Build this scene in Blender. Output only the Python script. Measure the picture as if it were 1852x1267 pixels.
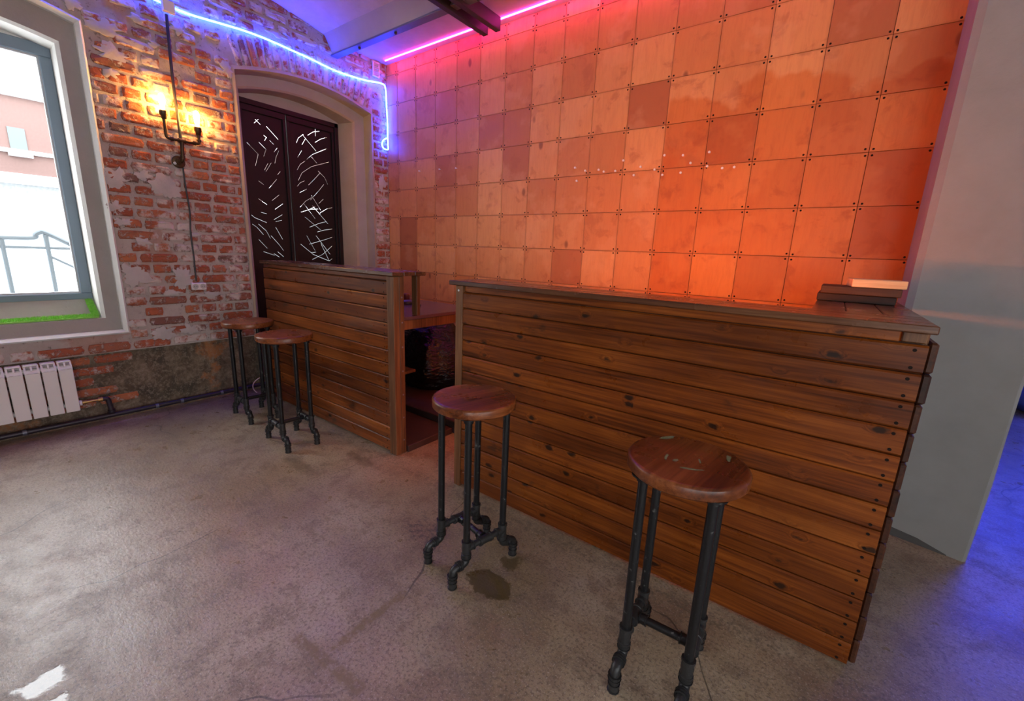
import bpy, bmesh, math, random
from mathutils import Vector, Matrix, noise
from mathutils.geometry import delaunay_2d_cdt

random.seed(7)
scene = bpy.context.scene
col = scene.collection
for o in list(bpy.data.objects):
    bpy.data.objects.remove(o)

# ------------------------------------------------------------------ camera
CAM = Vector((4.355, -3.3676, 1.3938))
YAW, PIT, ROL, FPX = -0.6333, -0.2224, 0.0413, 772.7
FW = Vector((math.sin(YAW) * math.cos(PIT), math.cos(YAW) * math.cos(PIT), math.sin(PIT)))
RT0 = Vector((math.cos(YAW), -math.sin(YAW), 0))
UP0 = RT0.cross(FW)
RT = RT0 * math.cos(ROL) + UP0 * math.sin(ROL)
UP = -RT0 * math.sin(ROL) + UP0 * math.cos(ROL)
cd = bpy.data.cameras.new('camera')
cd.sensor_fit = 'HORIZONTAL'
cd.sensor_width = 36
cd.lens = 36 * FPX / 1852
cd.clip_start = 0.02
cam = bpy.data.objects.new('camera', cd)
col.objects.link(cam)
M = Matrix((RT, UP, -FW)).transposed().to_4x4()
M.translation = CAM
cam.matrix_world = M
scene.camera = cam


def px(x, y, X=None, Y=None, Z=None):
    """pixel of the 1852x1267 photograph -> point on the plane x=X, y=Y or z=Z"""
    d = FW + RT * ((x - 926) / FPX) - UP * ((y - 633.5) / FPX)
    a, v = (0, X) if X is not None else ((1, Y) if Y is not None else (2, Z))
    return CAM + d * ((v - CAM[a]) / d[a])


# ------------------------------------------------------------------ world, exposure
scene.view_settings.view_transform = 'Standard'
scene.view_settings.look = 'None'
scene.view_settings.exposure = 0.40
scene.view_settings.gamma = 1
scene.view_settings.use_curve_mapping = False
world = bpy.data.worlds.new('overcast')
scene.world = world
world.use_nodes = True
bg = world.node_tree.nodes['Background']
bg.inputs['Color'].default_value = (0.93, 0.97, 1.0, 1)
bg.inputs['Strength'].default_value = 7.6


def portal(name, loc, rot, sx, sy):
    l = bpy.data.lights.new(name, 'AREA')
    l.shape = 'RECTANGLE'
    l.size, l.size_y = sx, sy
    l.cycles.is_portal = True
    o = bpy.data.objects.new(name, l)
    o.location = loc
    o.rotation_euler = rot
    col.objects.link(o)


R90 = math.pi / 2
X1 = 8.6
FRONT_FILL_WIN = (6.05, 7.75)  # unseen windows added so daylight reaches the bar fronts
RIGHT_FILL_WIN = (-5.6, -3.6)  # further unseen windows added to raise the daylight fill
portal('window_portal', (-0.56, -3.2, 1.8), (0, -R90, 0), 2.2, 1.4)
portal('window_portal', (-0.56, -5.5, 1.8), (0, -R90, 0), 2.2, 1.4)
for wx in FRONT_FILL_WIN:
    portal('window_portal', (wx, -7.06, 1.75), (R90, 0, 0), 1.5, 2.1)

for wy in RIGHT_FILL_WIN:
    portal('window_portal', (X1 + .21, wy, 1.75), (0, R90, 0), 2.1, 1.6)

# ------------------------------------------------------------------ node helper


class NT:
    def __init__(s, name):
        s.m = bpy.data.materials.new(name)
        s.m.use_nodes = True
        s.t = s.m.node_tree
        s.t.nodes.clear()
        s.out = s.n('ShaderNodeOutputMaterial')

    def n(s, ty, **kw):
        nd = s.t.nodes.new(ty)
        for k, v in kw.items():
            setattr(nd, k, v)
        return nd

    def set(s, inp, v):
        if hasattr(v, 'is_linked') or isinstance(v, bpy.types.NodeSocket):
            s.t.links.new(v, inp)
        elif isinstance(v, (tuple, list)) and len(v) == 3 and inp.type == 'RGBA':
            inp.default_value = (*v, 1)
        else:
            inp.default_value = v

    def pos(s):
        return s.n('ShaderNodeNewGeometry').outputs['Position']

    def obj(s, rnd=0.0):
        v = s.n('ShaderNodeTexCoord').outputs['Object']
        if rnd:
            v = s.vec('ADD', v, s.vec('SCALE', s.rndcol(), None, rnd))
        return v

    def rnd(s):
        return s.n('ShaderNodeObjectInfo').outputs['Random']

    def rndcol(s):
        w = s.n('ShaderNodeTexWhiteNoise', noise_dimensions='1D')
        s.set(w.inputs['W'], s.rnd())
        return w.outputs['Color']

    def vec(s, op, a, b=None, scale=None):
        nd = s.n('ShaderNodeVectorMath', operation=op)
        s.set(nd.inputs[0], a)
        if b is not None:
            s.set(nd.inputs[1], b)
        if scale is not None:
            s.set(nd.inputs['Scale'], scale)
        return nd.outputs[1] if op in ('LENGTH', 'DISTANCE', 'DOT_PRODUCT') else nd.outputs[0]

    def map(s, v, loc=(0, 0, 0), rot=(0, 0, 0), sc=(1, 1, 1), ty='POINT'):
        nd = s.n('ShaderNodeMapping', vector_type=ty)
        s.set(nd.inputs[0], v)
        nd.inputs['Location'].default_value = loc
        nd.inputs['Rotation'].default_value = rot
        nd.inputs['Scale'].default_value = sc
        return nd.outputs[0]

    def noise(s, v, sc, det=4, ro=.55, dist=0):
        nd = s.n('ShaderNodeTexNoise')
        s.set(nd.inputs['Vector'], v)
        nd.inputs['Scale'].default_value = sc
        nd.inputs['Detail'].default_value = det
        nd.inputs['Roughness'].default_value = ro
        nd.inputs['Distortion'].default_value = dist
        return nd.outputs[0]

    def vor(s, v, sc, feature='F1', out='Distance'):
        nd = s.n('ShaderNodeTexVoronoi', feature=feature)
        s.set(nd.inputs['Vector'], v)
        nd.inputs['Scale'].default_value = sc
        return nd.outputs[out]

    def ramp(s, f, stops, interp='LINEAR'):
        nd = s.n('ShaderNodeValToRGB')
        s.set(nd.inputs[0], f)
        r = nd.color_ramp
        r.interpolation = interp
        while len(r.elements) < len(stops):
            r.elements.new(.5)
        for e, (p, c) in zip(r.elements, stops):
            e.position = p
            e.color = (c, c, c, 1) if isinstance(c, (int, float)) else (*c, 1)
        return nd.outputs[0]

    def mix(s, f, a, b, mode='MIX'):
        nd = s.n('ShaderNodeMix', data_type='RGBA', blend_type=mode)
        s.set(nd.inputs[0], f)
        s.set(nd.inputs[6], a)
        s.set(nd.inputs[7], b)
        return nd.outputs[2]

    def math(s, op, a, b=0.0, clamp=False):
        nd = s.n('ShaderNodeMath', operation=op, use_clamp=clamp)
        s.set(nd.inputs[0], a)
        s.set(nd.inputs[1], b)
        return nd.outputs[0]

    def sep(s, v):
        nd = s.n('ShaderNodeSeparateXYZ')
        s.set(nd.inputs[0], v)
        return nd.outputs

    def bump(s, h, st=.5, d=.01):
        nd = s.n('ShaderNodeBump')
        nd.inputs['Strength'].default_value = st
        nd.inputs['Distance'].default_value = d
        s.set(nd.inputs['Height'], h)
        return nd.outputs[0]

    def pbr(s, base, rough=.6, metal=0., normal=None, spec=.5, coat=0., coat_r=.1, em=None, es=0.):
        p = s.n('ShaderNodeBsdfPrincipled')
        s.set(p.inputs['Base Color'], base)
        s.set(p.inputs['Roughness'], rough)
        s.set(p.inputs['Metallic'], metal)
        s.set(p.inputs['Specular IOR Level'], spec)
        s.set(p.inputs['Coat Weight'], coat)
        s.set(p.inputs['Coat Roughness'], coat_r)
        if normal is not None:
            s.set(p.inputs['Normal'], normal)
        if em is not None:
            s.set(p.inputs['Emission Color'], em)
            s.set(p.inputs['Emission Strength'], es)
        s.t.links.new(p.outputs[0], s.out.inputs[0])
        return s.m

    def sstep(s, v, a, b):
        nd = s.n('ShaderNodeMapRange', interpolation_type='SMOOTHSTEP')
        s.set(nd.inputs[0], v)
        nd.inputs[1].default_value = a
        nd.inputs[2].default_value = b
        return nd.outputs[0]

    def spot(s, p, c, ang, half, soft, jit=0.0, jsc=6):
        """soft-edged rotated box mask on the floor, ragged by noise"""
        v = s.vec('SUBTRACT', p, (c[0], c[1], 0))
        v = s.map(v, rot=(0, 0, -ang))
        v = s.vec('ABSOLUTE', v)
        x, y, _ = s.sep(v)
        d = s.math('MAXIMUM', s.math('SUBTRACT', x, half[0]), s.math('SUBTRACT', y, half[1]))
        if jit:
            d = s.math('ADD', d, s.math('MULTIPLY', s.math('SUBTRACT', s.noise(p, jsc, 5, .65), .5), jit))
        return s.sstep(d, soft, -soft)

    def disc(s, p, c, r, soft, jit, jsc=9, stretch=(1, 1)):
        v = s.vec('SUBTRACT', p, (c[0], c[1], 0))
        v = s.map(v, sc=(1 / stretch[0], 1 / stretch[1], 0))
        d = s.vec('LENGTH', v)
        d = s.math('ADD', d, s.math('MULTIPLY', s.math('SUBTRACT', s.noise(p, jsc, 5, .65), .5), jit))
        return s.sstep(d, r + soft, r - soft)


def emat(name, c, st):
    t = NT(name)
    e = t.n('ShaderNodeEmission')
    e.inputs[0].default_value = (*c, 1)
    e.inputs[1].default_value = st
    t.t.links.new(e.outputs[0], t.out.inputs[0])
    return t.m


def plain(name, c, rough=.6, metal=0., bumpsc=0, bs=.3, spec=.5, var=.0):
    t = NT(name)
    p = t.obj()
    base = c
    if var:
        base = t.mix(t.noise(p, 18, 5), tuple(x * (1 - var) for x in c), tuple(min(1, x * (1 + var)) for x in c))
    nr = t.bump(t.noise(p, bumpsc, 5), bs, .004) if bumpsc else None
    return t.pbr(base, rough, metal, nr, spec)


# ------------------------------------------------------------------ materials
def m_brick():
    t = NT('old_brick')
    p = t.pos()
    isl = t.n('ShaderNodeNewGeometry').outputs['Random Per Island']
    r = t.math('FRACT', t.math('ADD', t.rnd(), isl))
    base = t.ramp(r, [(0, (.36, .095, .052)), (.25, (.50, .135, .062)), (.5, (.42, .115, .06)),
                      (.7, (.58, .20, .09)), (.86, (.34, .12, .08)), (.95, (.20, .12, .10)), (1, (.47, .15, .08))])
    base = t.mix(t.noise(p, 26, 6, .7), t.mix(.5, base, (.12, .03, .02)), base)
    z = t.sep(p)[2]
    y = t.sep(p)[1]
    # lime and plaster smears left on the brick faces
    hi = t.math('MULTIPLY', t.sstep(z, 2.55, 3.1), .09)
    a = t.math('ADD', t.noise(p, 3.1, 6, .62), hi)
    big = t.sstep(a, .50, .57)
    fine = t.sstep(t.noise(p, 24, 7, .78, .4), .52, .60)
    cover = t.math('MAXIMUM', t.math('MULTIPLY', big, t.sstep(t.noise(p, 13, 5, .7), .36, .52)),
                   t.math('MULTIPLY', fine, .8))
    lime = t.mix(t.noise(p, 9, 5), (.45, .34, .30), (.68, .58, .53))
    base = t.mix(cover, base, lime)
    dirt = t.sstep(t.noise(p, 5.3, 6, .7), .60, .72)
    base = t.mix(t.math('MULTIPLY', dirt, .7), base, (.10, .07, .055))
    nr = t.bump(t.math('ADD', t.noise(p, 34, 6, .7), t.math('MULTIPLY', cover, .5)), .9, .008)
    return t.pbr(base, .88, 0, nr, .25)


def m_mortar():
    t = NT('lime_mortar')
    p = t.pos()
    base = t.mix(t.noise(p, 6, 7, .65), (.34, .26, .225), (.66, .57, .52))
    base = t.mix(t.math('MULTIPLY', t.sstep(t.noise(p, 23, 6, .75), .56, .66), .8), base, (.13, .10, .085))
    base = t.mix(t.math('MULTIPLY', t.sstep(t.noise(p, 2.4, 4), .56, .62), .4), base, (.42, .15, .08))
    nr = t.bump(t.noise(p, 38, 8, .75), 1.0, .012)
    return t.pbr(base, .92, 0, nr, .2)


def m_dado():
    t = NT('dirty_dado_plaster')
    p = t.pos()
    base = t.ramp(t.noise(p, 7.5, 10, .78), [(.28, (.035, .027, .02)), (.45, (.12, .085, .055)), (.56, (.20, .145, .095)),
                                            (.70, (.33, .27, .21))])
    z = t.sep(p)[2]
    base = t.mix(t.sstep(t.noise(p, 3.4, 5, .6), .58, .66), base, (.36, .15, .06))
    base = t.mix(t.math('MULTIPLY', t.sstep(t.noise(t.map(p, sc=(1, 1, .5)), 9, 6), .5, .62), .6), base, (.05, .045, .035))
    base = t.mix(t.math('MULTIPLY', t.sstep(t.noise(p, 45, 6, .75), .5, .6), .6), base, (.30, .24, .18))
    nr = t.bump(t.noise(p, 26, 8, .75), 1.0, .012)
    return t.pbr(base, .8, 0, nr, .3)


def m_plaster(name, c0, c1, sc=4):
    t = NT(name)
    p = t.pos()
    base = t.mix(t.noise(p, sc, 7, .62), c0, c1)
    nr = t.bump(t.noise(p, 45, 6, .65), .35, .006)
    return t.pbr(base, .8, 0, nr, .3)


def m_panel():
    t = NT('stained_plywood')
    p = t.obj(37.0)
    w = t.pos()
    g = t.noise(t.map(p, sc=(7, 1, 1)), 6, 7, .7, .3)
    bl = t.noise(p, 7, 5, .6, .5)
    r = t.rnd()
    base = t.ramp(r, [(0, (.50, .165, .045)), (.2, (.60, .24, .075)), (.42, (.68, .30, .10)), (.6, (.57, .20, .055)),
                      (.8, (.64, .26, .085)), (.93, (.42, .13, .04)), (1, (.49, .165, .05))])
    base = t.mix(t.math('MULTIPLY', t.sstep(g, .42, .62), .20), base, (.40, .12, .04))
    base = t.mix(t.math('MULTIPLY', t.sstep(bl, .54, .68), .50), base, (.36, .11, .04))
    base = t.mix(t.math('MULTIPLY', t.sstep(t.noise(p, 3.2, 4), .52, .62), .22), base, (.76, .38, .17))
    # thicker varnish with orange glow painted in, lower right, brushed with a ragged upper edge
    x, _, z = t.sep(w)
    edge = t.math('ADD', z, t.math('MULTIPLY', t.math('SUBTRACT', t.noise(w, 2.6, 3, .5), .5), .75))
    inx = t.sstep(t.math('ADD', x, t.math('MULTIPLY', t.noise(w, 5, 2), .05)), 3.20, 3.235)
    var = t.math('MULTIPLY', t.sstep(edge, 2.50, 2.44), inx)
    base = t.mix(t.math('MULTIPLY', var, .85), base, t.mix(1.0, base, (.86, .58, .30), 'MULTIPLY'))
    # dark knots and scuffs
    k = t.vor(t.map(p, sc=(1, 1, .55)), 3.1)
    base = t.mix(t.math('MULTIPLY', t.sstep(k, .085, .04), .75), base, (.18, .05, .02))
    # stained rims where the panels meet
    lx, _, lz = t.sep(t.vec('ABSOLUTE', t.n('ShaderNodeTexCoord').outputs['Object']))
    rim = t.sstep(t.math('ADD', t.math('MAXIMUM', lx, lz), t.math('MULTIPLY', t.noise(p, 11, 4), .02)), .145, .158)
    base = t.mix(t.math('MULTIPLY', rim, .22), base, (.30, .10, .04))
    nr = t.bump(g, .12, .003)
    return t.pbr(base, t.ramp(bl, [(.3, .42), (.7, .62)]), 0, nr, .4)


def m_plank(name, cols, axis=0, rough=(.22, .42), knots=True, coat=.0, fine=1.0, spec=.3, flat=1):
    """stained, varnished softwood with the grain along the object's axis"""
    t = NT(name)
    p = t.obj(23.0)
    sc = [9 * fine] * 3
    sc[axis] = .7 * fine
    q = t.map(p, sc=tuple(sc))
    ks = [15.] * 3
    ks[axis] = 8.5
    ks[flat] = .02
    kv = t.map(p, sc=tuple(ks))
    kd = t.vor(kv, 1.0)
    kr = t.sep(t.vor(kv, 1.0, 'F1', 'Color'))[0]
    if knots:
        on = t.sstep(kr, .60, .64)
        warp = t.math('MULTIPLY', t.math('MULTIPLY', t.sstep(kd, .42, .05), on), .28)
        wv = [1., 1., 1.]
        wv[axis] = 0
        q = t.vec('ADD', q, t.vec('SCALE', tuple(wv), None, warp))
    g = t.noise(q, 1.0, 4, .55, .5 if knots else .15)
    fs_ = [4.5] * 3
    fs_[axis] = 1.6
    gf = t.noise(t.map(q, sc=tuple(fs_)), 2.2, 4, .65, .2)
    blot = t.noise(p, 2.6, 5, .6)
    f = t.math('ADD', t.math('MULTIPLY', g, .55), t.math('MULTIPLY', gf, .45))
    base = t.ramp(f, [(.35, cols[0]), (.45, cols[1]), (.55, cols[2]), (.66, cols[3])])
    base = t.mix(t.math('MULTIPLY', t.sstep(blot, .46, .66), .42), base, cols[1])
    bri = t.math('ADD', .78, t.math('MULTIPLY', t.rnd(), .44))
    base = t.mix(1.0, base, t.vec('SCALE', (1, 1, 1), None, bri), 'MULTIPLY')
    if knots:
        kn = t.math('ADD', kd, t.math('MULTIPLY', t.math('SUBTRACT', t.noise(kv, 4, 3), .5), .30))
        base = t.mix(t.math('MULTIPLY', t.math('MULTIPLY', t.sstep(kn, .24, .10), on), .92), base, (.010, .005, .003))
        sm_ = [7.] * 3
        sm_[axis] = 3.2
        base = t.mix(t.math('MULTIPLY', t.sstep(t.noise(t.map(p, sc=tuple(sm_)), 1.0, 4, .6), .62, .72), .8), base, (.014, .007, .004))
    nr = t.bump(f, .22, .003)
    ro = t.ramp(t.noise(p, 8, 4), [(.3, rough[0]), (.7, rough[1])])
    return t.pbr(base, ro, 0, nr, spec, coat)


def m_floor():
    t = NT('worn_concrete')
    p = t.pos()
    n1 = t.noise(p, 1.3, 8, .62)
    n2 = t.noise(p, 6.5, 9, .74)
    n3 = t.noise(p, 85, 5, .75)
    base = t.ramp(n1, [(.30, (.19, .135, .080)), (.46, (.285, .214, .135)), (.60, (.365, .290, .196)), (.75, (.44, .378, .285))])
    base = t.mix(t.math('MULTIPLY', t.sstep(n2, .49, .60), .58), base, (.165, .118, .080))
    rust = t.math('MULTIPLY', t.sstep(t.noise(p, 2.1, 6, .65), .50, .64), t.sstep(t.sep(p)[0], 2.2, 4.2))
    base = t.mix(t.math('MULTIPLY', rust, .5), base, (.16, .085, .045))
    base = t.mix(t.math('MULTIPLY', t.sstep(n3, .49, .60), .65), base, (.095, .072, .052))
    base = t.mix(t.math('MULTIPLY', t.sstep(t.noise(p, 150, 3, .6), .58, .68), .5), base, (.56, .50, .43))
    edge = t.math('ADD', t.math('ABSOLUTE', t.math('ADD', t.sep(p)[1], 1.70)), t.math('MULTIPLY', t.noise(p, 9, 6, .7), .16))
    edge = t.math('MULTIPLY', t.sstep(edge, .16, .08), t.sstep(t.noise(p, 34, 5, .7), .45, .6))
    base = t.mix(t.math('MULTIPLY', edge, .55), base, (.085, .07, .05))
    # hairline cracks
    c = t.vor(t.vec('ADD', p, t.vec('SCALE', t.n_col(p), None, .35)), .75, 'DISTANCE_TO_EDGE')
    crk = t.math('MULTIPLY', t.sstep(c, .0035, .0012), t.sstep(t.noise(p, .9, 2), .48, .56))
    base = t.mix(t.math('MULTIPLY', crk, .75), base, (.05, .04, .03))
    # spilt stains beside the stools, tape residue, dark marks
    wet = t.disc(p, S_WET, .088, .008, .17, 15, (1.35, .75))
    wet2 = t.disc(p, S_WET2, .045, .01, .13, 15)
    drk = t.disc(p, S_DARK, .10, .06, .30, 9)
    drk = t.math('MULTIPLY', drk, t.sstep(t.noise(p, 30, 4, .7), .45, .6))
    sp2 = t.disc(p, S_SPLASH, .04, .02, .22, 8, (3.2, .8))
    sp3 = t.disc(p, S_SPLASH2, .05, .02, .2, 8, (2.6, .8))
    tp = t.math('MAXIMUM', t.spot(p, TAPE1[0], TAPE1[1], TAPE1[2], .01, .05, 22),
                t.spot(p, TAPE2[0], TAPE2[1], TAPE2[2], .01, .06, 20))
    tp = t.math('MULTIPLY', tp, t.sstep(t.noise(p, 22, 6, .75), .36, .54))
    base = t.mix(t.math('MULTIPLY', tp, .9), base, (.19, .14, .055))
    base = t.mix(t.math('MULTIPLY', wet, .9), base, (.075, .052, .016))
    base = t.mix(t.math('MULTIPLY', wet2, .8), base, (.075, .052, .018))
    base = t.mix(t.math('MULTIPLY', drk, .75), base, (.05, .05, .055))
    base = t.mix(t.math('MULTIPLY', t.math('MAXIMUM', sp2, sp3), .55), base, (.10, .072, .035))
    pud = t.math('MAXIMUM', t.spot(p, PUD1[0], PUD1[1], PUD1[2], .008, .10, 9), t.spot(p, PUD2[0], PUD2[1], PUD2[2], .008, .08, 9))
    base = t.mix(t.math('MULTIPLY', pud, .5), base, (.16, .14, .12))
    ro = t.math('ADD', .19, t.math('MULTIPLY', t.ramp(n2, [(.3, .0), (.7, .34)]), 1.0))
    ro = t.math('ADD', ro, t.math('MULTIPLY', t.sstep(n1, .45, .7), .10))
    ro = t.mix(pud, ro, (.03, .03, .03))
    hgt = t.math('ADD', t.math('MULTIPLY', n2, .5), t.math('MULTIPLY', n3, .22))
    hgt = t.math('ADD', hgt, t.math('MULTIPLY', t.noise(t.map(p, rot=(0, 0, .5), sc=(1, 2.2, 1)), 24, 6, .7), .6))
    hgt = t.mix(pud, hgt, (.5, .5, .5))
    nr = t.bump(hgt, .42, .007)
    return t.pbr(base, ro, 0, nr, .7)


NT.n_col = lambda s, p: s.vec('SUBTRACT', (lambda nd: (s.set(nd.inputs['Vector'], p), nd.inputs['Scale'].__setattr__('default_value', 2.2), nd.outputs['Color'])[2])(s.n('ShaderNodeTexNoise')), (.5, .5, .5))


def fxy(x, y):
    v = px(x, y, Z=0)
    return (v.x, v.y)


def seg(x0, y0, x1, y1, w):
    a, b = Vector((*fxy(x0, y0), 0)), Vector((*fxy(x1, y1), 0))
    c = (a + b) / 2
    d = b - a
    return ((c.x, c.y), math.atan2(d.y, d.x), (d.length / 2, w))


S_WET, S_WET2, S_DARK = fxy(888, 1056), fxy(925, 1018), fxy(762, 958)
S_SPLASH, S_SPLASH2 = fxy(540, 840), fxy(655, 832)
TAPE1, TAPE2 = seg(535, 1150, 655, 1250, .022), seg(600, 1175, 735, 1068, .016)
PUD1, PUD2 = seg(30, 1262, 112, 1216, .040), seg(95, 1275, 125, 1256, .025)

BRICK, MORTAR, DADO = m_brick(), m_mortar(), m_dado()
REVEAL = m_plaster('window_plaster', (.62, .60, .56), (.80, .79, .76))
LEDGE = m_plaster('grey_ledge_plaster', (.30, .265, .235), (.42, .38, .345))
DOORPL = m_plaster('tan_plaster', (.34, .25, .17), (.50, .40, .30))
PATCH = m_plaster('grey_patch_plaster', (.36, .31, .29), (.58, .51, .48), 9)
CONC = m_plaster('grey_concrete', (.215, .205, .19), (.30, .29, .275), 5)
CEILM = m_plaster('peeling_ceiling_paint', (.42, .36, .34), (.66, .60, .58), 6)
WALLG = m_plaster('painted_wall', (.40, .36, .32), (.50, .46, .42), 3)
PANEL = m_panel()
BACKB = plain('dark_backing', (.05, .025, .015), .9)
SCREW = plain('dark_screw', (.012, .007, .005), .7, 0, 0, .3, .1)
FLOOR = m_floor()
PLANK = m_plank('walnut_stained_plank', [(.034, .0070, .0016), (.112, .0245, .0036), (.192, .047, .006), (.29, .083, .013)], rough=(.26, .44), spec=.24)
PLANKY = m_plank('walnut_stained_board', [(.010, .003, .001), (.032, .009, .003), (.055, .016, .005), (.085, .028, .009)], 1, (.4, .6))
POSTM = m_plank('stained_post', [(.045, .017, .007), (.10, .038, .014), (.165, .068, .026), (.25, .115, .05)], 2, (.4, .6), False)
TOPM = m_plank('bar_top_board', [(.030, .012, .007), (.075, .028, .013), (.125, .048, .020), (.19, .085, .036)], 0, (.16, .3), False)
TOPY = m_plank('bar_return_board', [(.035, .015, .010), (.08, .032, .016), (.13, .055, .026), (.19, .09, .045)], 1, (.16, .3), False)
SEATM = m_plank('mahogany_seat', [(.040, .010, .004), (.12, .030, .008), (.20, .055, .014), (.30, .095, .028)], 0, (.22, .40), False)
PINE = m_plank('raw_pine', [(.50, .30, .14), (.62, .40, .20), (.70, .48, .26), (.78, .56, .33)], 0, (.5, .7), False, 0, 2)
DARKW = m_plank('dark_offcut', [(.006, .004, .003), (.013, .007, .005), (.022, .010, .007), (.035, .016, .010)], 0, (.55, .75), False)


def m_iron():
    t = NT('black_iron_pipe')
    p = t.obj(5.)
    w = t.sstep(t.noise(p, 30, 6, .7), .60, .72)
    base = t.mix(w, (.012, .012, .013), (.16, .155, .15))
    return t.pbr(base, t.ramp(w, [(0, .34), (1, .55)]), .35, t.bump(t.noise(p, 60, 4), .25, .003), .5)


IRON = m_iron()
FIT = plain('worn_pipe_fitting', (.035, .034, .034), .42, .5, 55, .5, .5, .8)
BRONZE = plain('oiled_iron', (.075, .045, .022), .40, .7, 50, .3, .5, .5)
BRASS = plain('brass', (.55, .34, .12), .35, 1.)
DOORM = plain('black_steel_door', (.012, .007, .007), .45, .3, 20, .15)
FRAMEM = plain('slate_window_frame', (.16, .21, .26), .45, 0, 0)
WHITEM = plain('white_enamel', (.72, .66, .63), .35)
PLASTIC = plain('white_plastic', (.74, .66, .62), .4)
BLACKP = plain('black_plastic', (.02, .016, .015), .45)
PIPEM = plain('dark_painted_pipe', (.030, .022, .030), .4, .2, 40, .3)
STEEL = plain('grey_steel', (.16, .16, .20), .45, .4, 30, .2)
DSTEEL = plain('dark_primed_steel', (.035, .022, .022), .5, .3, 30, .2)
CORDW = plain('pale_cord', (.75, .55, .50), .5)
SNOW = plain('snow', (.86, .88, .90), .9)
XBRICK = plain('faded_brick_facade', (.155, .100, .090), .9, 0, 0, .3, .3, .15)
XGLASS = plain('far_window_glass', (.09, .115, .125), .3)
XTRIM = plain('far_white_trim', (.55, .55, .56), .8)
XGREY = plain('far_grey_wall', (.15, .158, .16), .9, 0, 0, .3, .3, .35)
RAILM = plain('galvanised_rail', (.085, .11, .125), .5, .2)
NEON = emat('blue_neon', (.010, .042, 1.0), 105)
PINKL = emat('pink_led', (1.0, .03, .46), 35)
ORANGEL = emat('orange_led', (1.0, .185, .010), 270)
BULBM = emat('amber_bulb', (1.0, .48, .09), 180)
BLUEL = emat('deep_blue_led', (.025, .06, 1.0), 230)


def m_bag():
    t = NT('black_bin_bag')
    p = t.obj()
    nr = t.bump(t.noise(t.map(p, sc=(1, 1, 2.2)), 9, 4, .5, 1.5), .9, .03)
    return t.pbr((.006, .006, .007), .22, 0, nr, .5)


BAGM = m_bag()
BEANM = plain('blue_vinyl', (.05, .07, .20), .4)


def m_glass():
    t = NT('window_glass')
    tr = t.n('ShaderNodeBsdfTransparent')
    gl = t.n('ShaderNodeBsdfGlossy')
    gl.inputs['Roughness'].default_value = .02
    fr = t.n('ShaderNodeFresnel')
    fr.inputs[0].default_value = 1.45
    mx = t.n('ShaderNodeMixShader')
    t.t.links.new(fr.outputs[0], mx.inputs[0])
    t.t.links.new(tr.outputs[0], mx.inputs[1])
    t.t.links.new(gl.outputs[0], mx.inputs[2])
    t.t.links.new(mx.outputs[0], t.out.inputs[0])
    return t.m


GLASS = m_glass()


def m_turf():
    t = NT('artificial_turf')
    p = t.pos()
    base = t.mix(t.noise(p, 60, 4), (.10, .42, .03), (.42, .78, .14))
    return t.pbr(base, .6)


TURF = m_turf()

# ------------------------------------------------------------------ mesh helpers


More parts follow.
